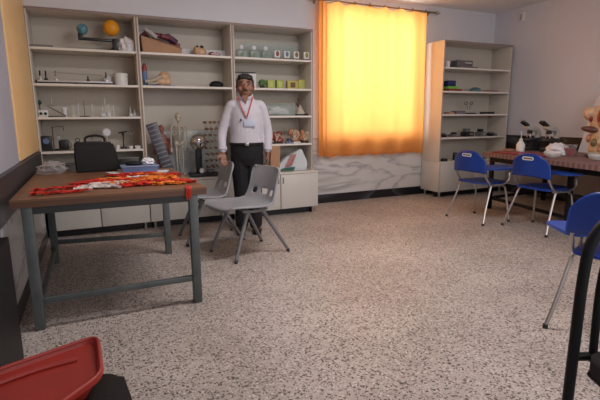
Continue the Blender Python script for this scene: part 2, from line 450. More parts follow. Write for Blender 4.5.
def base_unit(x0, x1, y0, y1, zb, zt, label, group, ndoor=2):
    t = thing('base_cabinet', label, 'cabinet', ((x0 + x1) / 2, y0, 0), 0, group)
    W = x1 - x0; D = y1 - y0
    obj('body', box(BM(), (0, D / 2 + .01, (zb + zt - .022) / 2), (W - .002, D - .02, zt - .022 - zb), bev=.002), M_door, t)
    obj('door_seam', box(BM(), (0, .0085, (zb + zt - .022) / 2), (W - .01, .003, zt - zb - .04)), M_trimdark, t)
    obj('counter', box(BM(), (0, D / 2 - .004, zt - .011), (W - .001, D + .008, .022), bev=.003), M_lam, t)
    for k in range(ndoor):
        dw = W / ndoor; cx = -W / 2 + dw * (k + .5)
        d = obj('door', box(BM(), (cx, .0, (zb + zt - .022) / 2), (dw - .011, .018, zt - zb - .03), bev=.002), M_door, t)
        hs = 1 if k % 2 == 0 else -1
        hx = cx + hs * (dw / 2 - .03)
        obj('handle', tube(BM(), smooth_path([(hx, -.008, .40), (hx, -.028, .405), (hx, -.028, .46), (hx, -.008, .465)], 4), .005, 6), M_trimdark, d)
    for k, (lx, ly) in enumerate(((-W / 2 + .05, .05), (W / 2 - .05, .05), (-W / 2 + .05, D - .05), (W / 2 - .05, D - .05))):
        b_ = BM(); cone(b_, (lx, ly, .012), (lx, ly, zb), .017); cone(b_, (lx, ly, 0), (lx, ly, .012), .024)
        obj('leg', b_, M_chrome, t)
    obj('plinth', box(BM(), (0, .11, zb / 2), (W - .002, .02, zb - .002)), M_black, t)
    return t
XD = [XL + .008, .504, 1.503, 2.495]
Z1, Z2, Z3, Z4 = 1.845, 1.510, 1.192, .858
names_u = ['tall open shelving bay next to the left wall, planetary model on its top shelf',
           'tall open shelving bay with cardboard box above and mini skeleton below',
           'tall open shelving bay behind the man, beside the orange curtain']
sh_sets = [(Z1, Z2, Z3, Z4), (Z1, Z2), (Z1, Z2, Z3, Z4)]
names_b = ['low cream two-door cabinet behind the brown table, next to the left wall',
           'low cream two-door cabinet behind the man and the grey chairs, middle of the row',
           'low cream two-door cabinet at the window end of the long row']
for i in range(3):
    shelf_unit(XD[i], XD[i + 1], YS, ZB, ZT, sh_sets[i], names_u[i], None)
    base_unit(XD[i] if i else XL + .03, XD[i + 1] + (.015 if i == 2 else 0), YB, YS + .38, .08, ZB - .001, names_b[i], None)
RX0, RX1, RY = 4.53, 5.85, 5.05
R1, R2, R3, R4 = 1.85, 1.525, 1.20, .868
shelf_unit(RX0, RX1, RY, ZB, ZT + .01, (R1, R2, R3, R4), 'wide open shelving unit in the right corner beside the curtain', None)
base_unit(RX0, RX1, RY - .03, RY + .38, .08, ZB - .001, 'low cream cabinet under the right corner shelving', None, 2)

# ------------------------------------------------------------------ shelf contents
YI = 5.17   # usual row depth for things on the long shelving
# --- bay 1, top shelf
Z = Z1
t = thing('planet_model', 'black-armed planetary model with yellow sun ball and blue globe on top shelf', 'model', (sx(113, YI, Z), YI, Z))
gx = sx(81, YI, Z + .1) - sx(113, YI, Z)
b_ = BM(); lathe(b_, [(.075, 0), (.075, .014), (.05, .022), (.018, .03), (.014, .04)]); obj('base', b_, M_black, t)
obj('column', box(BM(), (.03, 0, .075), (.06, .06, .11), bev=.006), M_black, t)
obj('arm', box(BM(), (gx / 2, 0, .113), (abs(gx) + .05, .035, .028), bev=.006, ry=.02), M_black, t)
b_ = BM(); cone(b_, (gx, 0, .10), (gx, 0, .17), .02, .01); box(b_, (gx, 0, .14), (.05, .04, .06), bev=.01); obj('globe_mount', b_, M_black, t)
obj('globe', sph(BM(), (gx + .02, 0, .205), .052, 24), M_globe, t)
obj('sun_ball', sph(BM(), (.0, 0, .235), .078, 28), M_yellow, t)
def crumple(bm, c, s, seed, n=3, amt=.28, m=None):
    rnd = random.Random(seed)
    r = bmesh.ops.create_icosphere(bm, subdivisions=n, radius=1)
    for v in r['verts']:
        k = 1 + rnd.uniform(-amt, amt)
        v.co = Vector((v.co.x * s[0] * k, v.co.y * s[1] * k, max(-.55, v.co.z * k) * s[2])) + Vector(c)
    return bm
single('crumpled_cloth', 'white crumpled cloth beside the yellow ball on top shelf', 'cloth', crumple(BM(), (0, 0, .055), (.085, .06, .10), 3, 3, .18), M_papers, (sx(128, YI - .02, Z), YI - .02, Z), smooth=False)
single('flat_tray', 'thin dark tray lying at the left end of the top shelf', 'tray', box(BM(), (0, 0, .012), (.23, .12, .02), bev=.004), mat('grey_board', (.18, .17, .17), .4), (sx(40, YI - .06, Z), YI - .06, Z))
# --- bay 1, shelf 2 : optical bench, canisters
Z = Z2
xa, xb = sx(36, YI, Z), sx(114, YI, Z); L_ = xb - xa
t = thing('optical_bench', 'long black optical bench with lens holders on second shelf', 'apparatus', ((xa + xb) / 2, YI, Z))
obj('rail', box(BM(), (0, 0, .025), (L_, .05, .022), bev=.003), M_black, t)
for s in (-.45, 0, .45): obj('foot', box(BM(), (s * L_, 0, .007), (.04, .09, .014), bev=.003), M_black, t)
obj('scale', box(BM(), (0, -.0275, .03), (L_ * .96, .004, .014)), M_chrome, t)
obj('wire', tube(BM(), [(-.3 * L_, 0, .115), (.0, .0, .108), (.36 * L_, 0, .10)], .003, 6), M_chrome, t)
for q, xx in enumerate((-.44, -.37, -.25, .16, .40)):
    b_ = BM(); cone(b_, (xx * L_, 0, .034), (xx * L_, 0, .09), .006); box(b_, (xx * L_, 0, .045), (.03, .045, .024), bev=.003)
    h_ = obj('holder', b_, M_black if q % 2 else M_chrome, t)
    if q != 3:
        obj('lens', cone(BM(), (xx * L_ - .006, 0, .105), (xx * L_ + .006, 0, .105), .026), M_black if q != 2 else M_silver, h_)
for k, (u, r_, h_) in enumerate(((105, .028, .07), (109.5, .04, .10))):
    t = thing('canister', ('small steel canister beside the end of the optical bench', 'cream canister left of the big white pot')[k], 'canister', (sx(u, YI + .08, Z), YI + .08, Z))
    obj('body', lathe(BM(), [(r_, 0), (r_, h_ * .85), (r_ * .9, h_ * .88)]), M_papers if k else M_chrome, t)
    obj('lid', lathe(BM(), [(r_ * 1.05, h_ * .86), (r_ * 1.05, h_ * .97), (r_ * .3, h_), (r_ * .2, h_ * 1.1)]), M_papers, t)
t = thing('white_pot', 'big white lidded pot at the right end of second shelf', 'pot', (sx(121.5, YI, Z), YI, Z))
obj('body', lathe(BM(), [(.062, 0), (.066, .02), (.066, .105)]), M_white, t)
obj('lid', lathe(BM(), [(.071, .105), (.071, .122), (.05, .132), (.0, .135)]), M_white, t)
# --- bay 1, shelf 3 : glassware
Z = Z3
t = thing('power_box', 'small white box with dark dials at left end of glassware shelf', 'box', (sx(44, YI, Z), YI, Z))
obj('body', box(BM(), (0, 0, .035), (.085, .07, .07), bev=.005), M_white, t)
for s in (-1, 1): obj('dial', cone(BM(), (s * .02, -.035, .035), (s * .02, -.042, .035), .014), M_black, t)
t = thing('desk_lamp', 'thin stand with dark green head on glassware shelf', 'stand', (sx(41, YI + .1, Z), YI + .1, Z))
obj('base', lathe(BM(), [(.035, 0), (.035, .01), (.01, .015)]), M_black, t); obj('pole', cone(BM(), (0, 0, .01), (0, 0, .14), .004), M_black, t)
obj('head', sph(BM(), (0, 0, .145), (.02, .02, .022)), mat('dark_green', (.01, .06, .04), .4), t)
def ring_stand(u, z, h, label, mt=M_chrome, ring=True, Y=YI, lean=0.):
    t = thing('lab_stand', label, 'stand', (sx(u, Y, z), Y, z))
    obj('base', box(BM(), (0, 0, .006), (.09, .07, .012), bev=.003), M_black, t)
    obj('rod', cone(BM(), (0, .015, .01), (lean, .015, h), .004), mt, t)
    if ring: obj('clamp', tube(BM(), [(lean * .6 + .025 * math.cos(a * PI / 6), .0 + .02 * math.sin(a * PI / 6) - .01, h * .62) for a in range(12)], .003, 5, closed=True), mt, t)
    return t
ring_stand(53, Z, .19, 'steel rod stand behind the slanted bar on glassware shelf')
t = thing('inclined_plane', 'dark slanted bar on a small base on glassware shelf', 'apparatus', (sx(56, YI - .06, Z), YI - .06, Z))
obj('base', box(BM(), (.02, 0, .006), (.13, .05, .012), bev=.002), M_black, t); obj('bar', cone(BM(), (-.07, 0, .11), (.09, 0, .012), .006), M_graymetal, t)
t = thing('white_jar', 'white jar with round lid on glassware shelf', 'jar', (sx(65, YI, Z), YI, Z))
obj('body', lathe(BM(), [(.022, 0), (.022, .07), (.018, .075)]), M_papers, t); obj('lid', lathe(BM(), [(.028, .075), (.028, .095), (.02, .098)]), M_white, t)
def testtube_stand(u, h, label):
    t = thing('measuring_cylinder', label, 'glassware', (sx(u, YI, Z), YI, Z), 0)
    obj('foot', lathe(BM(), [(.022, 0), (.022, .006), (.009, .012)]), M_glass, t)
    obj('cylinder_body', lathe(BM(), [(.009, .01), (.009, h), (.012, h + .004)]), M_glass, t)
testtube_stand(74, .12, 'leftmost thin glass measuring cylinder on glassware shelf')
testtube_stand(79, .14, 'glass measuring cylinder just left of the dark rod')
ring_stand(85, Z, .165, 'dark rod stand between glass cylinders, middle of glassware shelf', M_graymetal, False)
testtube_stand(93, .13, 'glass measuring cylinder between dark rod and round flask')
def flask(u, r, h, label, mt=M_glass, z=None, Y=YI):
    z = Z if z is None else z
    t = thing('glass_flask', label, 'flask', (sx(u, Y, z), Y, z))
    b_ = BM(); lathe(b_, [(r * .8, 0), (r, .012), (r * .75, h * .35), (r * .3, h * .6), (r * .27, h * .95), (r * .36, h)]); obj('body', b_, mt, t)
    obj('liquid', lathe(BM(), [(r * .75, .003), (r * .92, .012), (r * .72, h * .3)]), M_papers, t)
flask(103, .035, .10, 'squat glass flask with whitish liquid on glassware shelf')
flask(109, .026, .13, 'narrow tall glass flask beside the squat one')
testtube_stand(106, .19, 'tallest glass cylinder behind the flasks on glassware shelf')
testtube_stand(114, .12, 'glass measuring cylinder right of the tall flask')
flask(131, .024, .11, 'glass flask left of the small group by the divider')
flask(135, .022, .08, 'small flask at right end of glassware shelf', M_papers)
single('glass_beaker', 'clear glass beaker beside the shelf divider', 'beaker', lathe(BM(), [(.024, 0), (.026, .06), (.028, .065)]), M_glass, (sx(139, YI - .02, Z), YI - .02, Z))
# --- bay 1, shelf 4 : electrics, gauge, stands
Z = Z4
t = thing('loudspeaker', 'black box with round dial at left end of fourth shelf', 'apparatus', (sx(47.5, YI, Z), YI, Z))
obj('body', box(BM(), (0, 0, .085), (.095, .08, .13), bev=.006), M_black, t); obj('stand', box(BM(), (0, 0, .01), (.11, .1, .02), bev=.004), M_rubber, t)
obj('dial', cone(BM(), (0, -.04, .1), (0, -.048, .1), .028), M_bluebox, t)
t = thing('frame_stand', 'rust-brown rectangular wire frame on a stand on fourth shelf', 'stand', (sx(60, YI + .05, Z), YI + .05, Z))
obj('base', box(BM(), (0, 0, .008), (.1, .08, .016), bev=.003), M_black, t)
obj('frame', tube(BM(), [(-.05, 0, .02), (-.05, 0, .235), (.05, 0, .24), (.05, 0, .2)], .006, 6), mat('rust_brown', (.16, .06, .04), .5), t)
obj('bulb', sph(BM(), (.0, 0, .13), .018), M_glass, t); obj('bulb_post', cone(BM(), (0, 0, .016), (0, 0, .115), .006), M_chrome, t)
t = thing('meter_box', 'small black meter on feet under the yellow coil', 'meter', (sx(65, YI - .05, Z), YI - .05, Z))
obj('body', box(BM(), (0, 0, .06), (.09, .07, .1), bev=.012), M_black, t); obj('foot', box(BM(), (0, 0, .005), (.1, .08, .01), bev=.002), M_graymetal, t)
single('wire_coil', 'yellow-green coil of wire standing behind the meter', 'wire', tube(BM(), [(.045 * math.cos(a * PI / 8), .01 * (a % 3), .052 + .045 * math.sin(a * PI / 8)) for a in range(16)], .006, 6, closed=True), mat('yellow_green_wire', (.35, .38, .05), .5), (sx(67, YI + .06, Z), YI + .06, Z))
t = thing('brass_pestle', 'small brown cylinder device right of the meter box', 'apparatus', (sx(78.5, YI, Z), YI, Z))
obj('body', sph(BM(), (0, 0, .045), (.042, .042, .045)), M_black, t)
obj('loop', tube(BM(), [(.02 * math.cos(a * PI / 6), 0, .1 + .02 * math.sin(a * PI / 6)) for a in range(12)], .004, 6, closed=True), M_blackm, t)
t = thing('balance_scale', 'black two-pan balance scale behind the briefcase', 'scale', (sx(93, YI, Z), YI, Z))
obj('base', box(BM(), (0, 0, .02), (.17, .09, .04), bev=.012), M_black, t); obj('post', cone(BM(), (0, 0, .04), (0, 0, .15), .008, .004), M_graymetal, t)
obj('beam', cone(BM(), (-.09, 0, .085), (.09, 0, .085), .006), M_graymetal, t)
for s in (-1, 1): obj('pan', lathe(BM(), [(.01, .065), (.04, .075), (.04, .079)], (s * .085, 0, 0)), M_graymetal, t)
t = thing('round_gauge', 'round steel gauge on a bright metal post on fourth shelf', 'gauge', (sx(108, YI, Z), YI, Z))
obj('base', lathe(BM(), [(.035, 0), (.035, .012), (.014, .02)]), M_chrome, t); obj('post', cone(BM(), (0, 0, .015), (0, 0, .15), .012), M_silver, t)
b_ = BM(); cone(b_, (0, -.012, .175), (0, .012, .175), .042, n=24); obj('bezel', b_, M_chrome, t); obj('face', cone(BM(), (0, -.015, .175), (0, -.012, .175), .033, n=24), M_papers, t)
def t_stand(u, h, label, mt):
    t = thing('iron_stand', label, 'stand', (sx(u, YI, Z), YI, Z))
    obj('base', lathe(BM(), [(.035, 0), (.033, .014), (.01, .02)]), mt, t); obj('rod', cone(BM(), (0, 0, .015), (0, 0, h), .006), mt, t)
    obj('crossbar', cone(BM(), (-.045, 0, h - .01), (.045, 0, h + .005), .007), mt, t); obj('knob', sph(BM(), (.0, -.01, h * .88), .014), mt, t)
t_stand(124, .175, 'black iron stand with crossbar on fourth shelf', M_black)
t_stand(132, .16, 'grey iron stand with crossbar near the shelf divider', M_graymetal)
for k, (u, r_, h_) in enumerate(((118, .025, .045), (131, .024, .03), (138, .036, .03))):
    single('white_cup', ('white cup left of the black iron stand', 'white cup in front of the grey iron stand', 'low white dish at the right end of fourth shelf')[k], 'cup', lathe(BM(), [(r_ * .7, 0), (r_, h_), (r_ * .9, h_), (r_ * .6, .008)]), M_white, (sx(u, YI - .07, Z), YI - .07, Z))
# --- bay 1, on the base cabinet behind the table
t = thing('parts_box', 'black open box on the low cabinet behind the briefcase end', 'box', (.33, 5.02, ZB))
obj('body', box(BM(), (0, 0, .12), (.2, .1, .24), bev=.006), M_black, t); obj('rim', box(BM(), (0, 0, .245), (.21, .11, .012), bev=.003), M_graymetal, t)
single('red_package', 'red and white package on the low cabinet beside the black box', 'package', crumple(BM(), (0, 0, .13), (.09, .05, .16), 9, 3, .15), M_maroon, (.16, 5.02, ZB), smooth=False)
single('storage_tub', 'dark storage tub on the low cabinet behind the briefcase', 'tub', lathe(BM(), [(.11, 0), (.14, .2), (.145, .2)]), M_graymetal, (-.15, 5.1, ZB))

# --- bay 2, top shelf
Z = Z1
x0, x1 = sx(142, YI, Z), sx(180, YI, Z); W = x1 - x0
t = thing('cardboard_box', 'open brown cardboard box of dark printed things on top shelf', 'box', ((x0 + x1) / 2, YI, Z))
b_ = BM(); loft(b_, [[(-W / 2, -.11, 0), (W / 2, -.11, 0), (W / 2, .11, 0), (-W / 2, .11, 0)], [(-W / 2 - .01, -.115, .16), (W / 2 + .005, -.115, .05), (W / 2 + .005, .115, .13), (-W / 2 - .01, .115, .20)]])
obj('box_body', b_, M_card, t)
rnd = random.Random(5)
for k in range(9):
    xx = -W / 2 + .06 + (W - .12) * k / 8
    single('packet', ['dark maroon', 'white', 'brown', 'dark maroon', 'grey-blue', 'dark maroon', 'white', 'dark purple', 'dark maroon'][k] + ' packet in the cardboard box, place %s along it' % ['1st', '2nd', '3rd', '4th', '5th', '6th', '7th', '8th', '9th'][k], 'packet',
           box(BM(), (0, 0, .03), (rnd.uniform(.10, .15), .08, rnd.uniform(.04, .08)), rz=rnd.uniform(-.5, .5), ry=rnd.uniform(-.1, .7), bev=.008),
           [M_maroon, mat('dull_white_print', (.40, .36, .35), .5), M_card, M_maroon, mat('slate_print', (.10, .13, .20), .5), M_maroon, mat('dull_white_print', (.40, .36, .35), .5), mat('purple_print', (.10, .04, .09), .5), M_maroon][k],
           ((x0 + x1) / 2 + xx, YI + .05 * (-1) ** k + rnd.uniform(-.02, .02), Z + .13 - .06 * k / 8 + (.05 if k % 2 else .0)), group='packets in the cardboard box')
single('white_backing_box', 'low white box behind the tan head model on top shelf', 'box', box(BM(), (0, 0, .045), (.62, .05, .09), bev=.004), M_papers, (sx(207, YI + .13, Z), YI + .13, Z))
t = thing('head_model', 'tan anatomical head half with dark hollow on top shelf', 'model', (sx(200, YI, Z), YI, Z))
b_ = BM(); sph(b_, (0, 0, .05), (.075, .05, .05)); sph(b_, (-.03, 0, .075), (.04, .04, .035)); remeshed('head', b_, M_tan, t, .008)
obj('cavity', sph(BM(), (.02, -.02, .098), (.02, .02, .018)), M_black, t); obj('ear_canal', sph(BM(), (-.03, -.02, .10), (.014, .02, .014)), M_black, t)
t = thing('jaw_model', 'reddish anatomical jaw model beside the tan head model', 'model', (sx(214.5, YI, Z), YI, Z))
b_ = BM(); sph(b_, (-.03, 0, .028), (.04, .04, .028)); sph(b_, (.03, 0, .026), (.04, .04, .026)); remeshed('gum', b_, mat('dark_pink', (.32, .07, .07), .4), t, .007)
obj('teeth', box(BM(), (0, -.036, .03), (.09, .01, .012), bev=.004), M_papers, t)
# --- bay 2, shelf 2
Z = Z2
t = thing('hand_model', 'tan anatomical limb model with white parts on second shelf', 'model', (sx(160, YI, Z), YI, Z))
b_ = BM(); sph(b_, (.05, 0, .10), (.07, .05, .06), rot=(0, -.5, 0)); sph(b_, (.02, 0, .055), (.09, .05, .05)); sph(b_, (.09, 0, .045), (.03, .04, .04)); remeshed('flesh', b_, M_tan, t, .009)
b_ = BM(); tube(b_, smooth_path([(-.15, -.02, .05), (-.08, -.03, .06), (-.02, -.04, .09), (.03, -.05, .10)]), .018, 8); tube(b_, smooth_path([(-.12, -.03, .03), (-.05, -.04, .03), (.0, -.04, .05)]), .012, 8)
obj('bone', b_, M_bone, t); obj('base_plate', box(BM(), (0, 0, .006), (.3, .12, .012), bev=.003), M_bluebox, t)
t = thing('red_bottle', 'dark red and blue bottle beside the divider on second shelf', 'bottle', (sx(145.5, YI + .03, Z), YI + .03, Z))
obj('body', lathe(BM(), [(.025, 0), (.028, .1), (.026, .16)]), M_bluebox, t); obj('cap', lathe(BM(), [(.026, .16), (.026, .2), (.01, .24)]), M_organ, t)
single('black_case', 'small black soft case at the right end of second shelf', 'case', crumple(BM(), (0, 0, .03), (.08, .05, .045), 12, 4, .05), M_leather, (sx(216.5, YI, Z), YI, Z))
# --- bay 2, bottom space
Z = ZB
xw = sx(190, 5.36, .8)
single('white_board', 'pale grey-blue board leaning on the back behind the skeleton', 'board', box(BM(), (0, 0, .25), (.76, .014, .50), bev=.003), mat('pale_board', (.46, .50, .50), .35), (1.02, 5.345, Z + .003), rot=(-.08, 0, 0))
t = thing('striped_board', 'tall dark board with rows of white stripes leaning beside the divider', 'board', (.765, 5.09, Z + .012), rot=(-.10, -.28, 0))
obj('panel', box(BM(), (0, 0, .305), (.12, .02, .61), bev=.004), mat('dark_slate', (.055, .055, .07), .4), t)
for k in range(12): obj('stripe', box(BM(), (0, -.012, .03 + k * .05), (.105, .006, .012), bev=.001), mat('grey_stripe', (.20, .20, .24), .4), t)
t = thing('muscle_torso', 'small red anatomical muscle torso between the striped board and skeleton', 'model', (.715, 5.28, Z))
b_ = BM(); sph(b_, (0, 0, .53), (.035, .04, .05)); sph(b_, (0, 0, .36), (.075, .05, .13)); sph(b_, (0.0, 0, .18), (.06, .05, .12)); cone(b_, (0, 0, .45), (0, 0, .52), .02)
for s in (-1, 1): cone(b_, (s * .07, 0, .43), (s * .085, 0, .24), .022, .016)
remeshed('torso', b_, mat('muscle_paint', (.30, .10, .08), .5, var=.6, vscale=30), t, .01); obj('stand', lathe(BM(), [(.07, 0), (.07, .02), (.015, .03), (.015, .1)]), M_black, t)
# skeleton
SX, SY = sx(179, 5.2, .9), 5.18
t = thing('skeleton_model', 'small ivory human skeleton model standing on the low cabinet', 'skeleton', (SX, SY, Z))
obj('stand', lathe(BM(), [(.07, 0), (.07, .012), (.008, .02), (.006, .45), (.001, .46)], (0, .05, 0)), M_chrome, t)
b_ = BM(); sph(b_, (0, 0, .665), (.036, .042, .044)); sph(b_, (0, -.014, .632), (.024, .026, .026)); remeshed('skull', b_, M_bone, t, .006, 1)
obj('eye_sockets', sph(sph(BM(), (-.014, -.036, .66), (.008, .006, .008), 8), (.014, -.036, .66), (.008, .006, .008), 8), M_trimdark, t)
obj('spine', tube(BM(), smooth_path([(0, .01, .63), (0, .012, .55), (0, .02, .46), (0, .008, .38)]), .009, 8), M_bone, t)
b_ = BM()
for k in range(8):
    z_ = .565 - k * .021; w_ = .042 + .018 * math.sin(PI * (k + 1) / 9)
    tube(b_, [(w_ * math.cos(a * PI / 8), .035 * math.sin(a * PI / 8) - .0, z_ - (.01 if 8 < a < 16 else 0)) for a in range(16)], .0042, 5, closed=True)
box(b_, (0, -.036, .50), (.014, .006, .11), bev=.002)
obj('ribcage', b_, M_bone, t)
b_ = BM(); sph(b_, (-.028, .0, .37), (.032, .022, .032)); sph(b_, (.028, .0, .37), (.032, .022, .032)); cone(b_, (-.03, 0, .355), (.03, 0, .355), .012); obj('pelvis', b_, M_bone, t)
obj('clavicle', tube(BM(), [(-.075, 0, .565), (0, -.02, .572), (.075, 0, .565)], .006, 6), M_bone, t)
for s in (-1, 1):
    b_ = BM(); cone(b_, (s * .078, 0, .56), (s * .088, 0, .44), .008, .007); cone(b_, (s * .088, 0, .44), (s * .09, -.01, .33), .008, .005); box(b_, (s * .09, -.012, .30), (.022, .01, .05), bev=.004); obj('arm', b_, M_bone, t)
    b_ = BM(); cone(b_, (s * .035, 0, .36), (s * .034, 0, .2), .012, .010); sph(b_, (s * .034, 0, .195), .015, 8); cone(b_, (s * .034, 0, .19), (s * .034, 0, .035), .010, .007); box(b_, (s * .034, -.025, .025), (.026, .075, .018), bev=.006); obj('leg', b_, M_bone, t)
# van de graaff
t = thing('static_generator', 'silver ball electrostatic generator on black column', 'apparatus', (1.075, 5.06, Z))
obj('base', box(BM(), (.04, 0, .02), (.30, .18, .04), bev=.008), M_black, t)
obj('column', box(BM(), (0, 0, .19), (.065, .065, .31), bev=.01), M_black, t)
b_ = BM(); sph(b_, (0, 0, .385), .092, 28); obj('dome', b_, M_silver, t); obj('dome_band', cone(BM(), (0, 0, .377), (0, 0, .393), .0935, n=28), M_chrome, t)
obj('gauge', cone(BM(), (.02, -.033, .07), (.02, -.045, .07), .028, n=20), M_silver, t)
obj('hoop', tube(BM(), [(.02 + .13 * math.cos(a * PI / 12), .06, .37 + .13 * math.sin(a * PI / 12)) for a in range(24)], .0035, 6, closed=True), M_glass, t)
obj('motor', box(BM(), (.13, 0, .055), (.08, .08, .04), bev=.01), M_graymetal, t)
single('power_cable', 'thin dark cable looping over the static generator base', 'cable', tube(BM(), smooth_path([(0, 0, 0.045), (.06, -.01, .10), (.13, 0, .13), (.18, .03, .09), (.2, .05, .045)]), .004, 6), M_trimdark, (1.13, 5.07, Z))
# molecule lattice
LX, LY = sx(215, 5.2, .8), 5.2
t = thing('molecule_model', 'lattice of reddish-brown balls and grey sticks behind the man', 'model', (LX - .02, LY, Z))
b2 = BM(); M_atom = mat('brown_ball', (.26, .15, .10), .4, var=.3, vscale=15); a0 = None
for i in range(4):
    for j in range(2):
        for k in range(9):
            p = (-.085 + i * .057 + (.02 if k % 2 else 0), -.04 + j * .08, .015 + k * .073)
            if a0 is None: a0 = obj('atom', sph(BM(), (0, 0, 0), .014, 8), M_atom, t, p)
            else:
                a_ = a0.copy(); COL.objects.link(a_); a_.parent = t; a_.location = p; a_.scale = [rnd.choice((.7, 1.0, 1.2))] * 3
            if k < 8: cone(b2, p, (-.085 + i * .057 + (.02 if (k + 1) % 2 else 0), -.04 + j * .08, .015 + (k + 1) * .073), .003, n=5)
            if i < 3: cone(b2, p, (p[0] + .057, p[1], p[2]), .0025, n=5)
            if j < 1: cone(b2, p, (p[0], p[1] + .08, p[2]), .0025, n=5)
obj('bonds', b2, M_bone, t)
single('metal_tin', 'low dark tin on the low cabinet right of the static generator', 'tin', lathe(BM(), [(.05, 0), (.055, .05), (.045, .06)]), M_graymetal, (1.38, 5.03, Z))

# --- bay 3, top shelf
Z = Z1
cup_cols = [M_organ, M_bluebox, mat('brown_mark', (.22, .12, .03), .5), mat('olive_mark', (.28, .30, .04), .5)]
cn = ['white printed tin with red mark on top shelf', 'white printed tin with blue mark on top shelf', 'white printed tin with brown mark on top shelf', 'white printed tin with yellow-green mark on top shelf']
for k, u in enumerate((277, 286.5, 296, 306)):
    xx = sx(u, YI - .05, Z)
    t = thing('printed_tin', cn[k], 'tin', (xx, YI - .05, Z))
    obj('base', box(BM(), (0, 0, .008), (.098, .06, .016), bev=.003), M_black, t)
    obj('body', box(BM(), (0, 0, .06), (.075, .04, .085), bev=.01), M_white, t)
    obj('mark', sph(BM(), (0, -.019, .065), (.022, .005, .03), 10), cup_cols[k], t)
for k, u in enumerate((243, 255.5, 267)):
    xx = sx(u, YI, Z)
    t = thing('display_case', ['clear display case with sprouts, leftmost on the top shelf', 'clear display case with green plant, between two other clear cases', 'clear display case next to the printed tins'][k], 'case', (xx, YI + .02, Z))
    obj('case_body', box(BM(), (0, 0, .05), (.125, .09, .095), bev=.004), M_clearbox, t)
    obj('specimen', crumple(BM(), (0, 0, .045), (.03, .02, .03), k + 40, 2, .25), M_green, t)
    obj('round_label', cone(BM(), (-.01, -.01, .128), (-.01, .0, .128), .025, n=20), M_papers, t)
    obj('label_post', cone(BM(), (-.01, -.005, .097), (-.01, -.005, .105), .006), M_clearbox, t)
single('glass_back_pane', 'tall pale glass pane standing behind the clear cases', 'pane', box(BM(), (0, 0, .10), (.70, .006, .20)), M_clearbox, (sx(272, YI + .14, Z), YI + .14, Z))
# --- bay 3, shelf 2
Z = Z2
t = thing('model_windmill', 'black thin-bladed model behind the head of the man', 'model', (sx(243, YI + .06, Z), YI + .06, Z))
obj('column', cone(BM(), (0, 0, 0), (0, 0, .18), .008), M_black, t); obj('arm', box(BM(), (.02, 0, .185), (.28, .02, .012), bev=.003), M_black, t)
single('white_carton', 'white carton standing behind the head of the man', 'carton', box(BM(), (0, 0, .085), (.09, .06, .17), bev=.003), M_papers, (sx(252, YI + .02, Z), YI + .02, Z))
t = thing('small_plant', 'small bushy green model plant beside the lime boxes', 'plant', (sx(262.5, YI, Z), YI, Z))
obj('pot', lathe(BM(), [(.025, 0), (.035, .03), (.03, .03)]), M_black, t)
obj('foliage', crumple(BM(), (0, 0, .06), (.042, .04, .045), 22, 3, .25), M_green, t)
for k, (u, w_, h_, m_) in enumerate(((270.5, .088, .105, M_lime), (279.5, .088, .105, M_lime), (292, .14, .10, mat('olive_card', (.50, .44, .09), .5)), (302, .10, .125, mat('yellow_card', (.58, .52, .12), .5)))):
    t = thing('lime_box', ['lime green box nearest the green plant on second shelf', 'lime green box touching the olive one on second shelf', 'wide olive box with brown patch on second shelf', 'yellow box at the right end of second shelf'][k], 'box', (sx(u, YI + (.0 if k != 3 else .07), Z), YI + (0 if k != 3 else .09), Z))
    obj('carton', box(BM(), (0, 0, h_ / 2), (w_, .06, h_), bev=.003), m_, t)
    obj('printed_panel', box(BM(), (0, -.031, h_ * .5), (w_ * (.55 if k != 2 else .45), .003, h_ * .6)), mat('brown_patch', (.14, .07, .04), .5) if k == 2 else mat('lime_print', (.52, .56, .16), .5), t)
# --- bay 3, shelf 3
Z = Z3
xa, xb = sx(263, YI, Z), sx(293, YI, Z)
t = thing('terrarium_box', 'long clear bluish display tank with pale models on third shelf', 'tank', ((xa + xb) / 2, YI, Z))
obj('tank_body', box(BM(), (0, 0, .08), (xb - xa, .14, .155), bev=.004), M_clearbox, t)
obj('tank_rim', box(BM(), (0, 0, .163), (xb - xa + .015, .15, .012), bev=.003), mat('tan_rim', (.34, .25, .17), .5), t)
obj('display', crumple(BM(), (0, 0, .05), (.12, .04, .05), 31, 3, .3), M_papers, t)
t = thing('volcano_model', 'cream cone-shaped model with brown neck on third shelf', 'model', (sx(300, YI, Z), YI, Z))
obj('base', box(BM(), (.01, 0, .012), (.16, .11, .022), bev=.004), M_black, t)
b_ = BM(); lathe(b_, [(.065, .022), (.05, .06), (.025, .10), (.012, .13)]); obj('cone_body', b_, M_bone, t)
obj('neck', tube(BM(), smooth_path([(-.02, 0, .11), (-.035, 0, .15), (-.02, 0, .18), (-.03, 0, .21)]), .012, 8), mat('dark_brown', (.08, .03, .02), .5), t)
# --- bay 3, shelf 4
Z = Z4
def organ(u, w_, h_, label, m_, Y=YI, seed=1):
    t = thing('organ_model', label, 'model', (sx(u, Y, Z), Y, Z))
    rn = random.Random(seed); b_ = BM()
    for k in range(7): sph(b_, (rn.uniform(-.5, .5) * w_ * .8, rn.uniform(-.02, .02), h_ * rn.uniform(.25, .8)), (w_ * .28, .04, h_ * .24), 10)
    sph(b_, (0, 0, h_ * .4), (w_ * .4, .045, h_ * .38))
    remeshed('organ_body', b_, m_, t, .008)
    obj('base', box(BM(), (0, 0, .008), (w_, .09, .016), bev=.003), M_black if seed % 2 else M_white, t)
    b2 = BM()
    for k in range(4): tube(b2, smooth_path([(rn.uniform(-.4, .4) * w_, -.045, h_ * .2), (rn.uniform(-.4, .4) * w_, -.05, h_ * .5), (rn.uniform(-.4, .4) * w_, -.04, h_ * .8)], 4), .006, 6)
    obj('vessels', b2, M_bone, t)
organ(277, .13, .15, 'dark red anatomical organ model left of the pair on fourth shelf', M_organ, YI, 1)
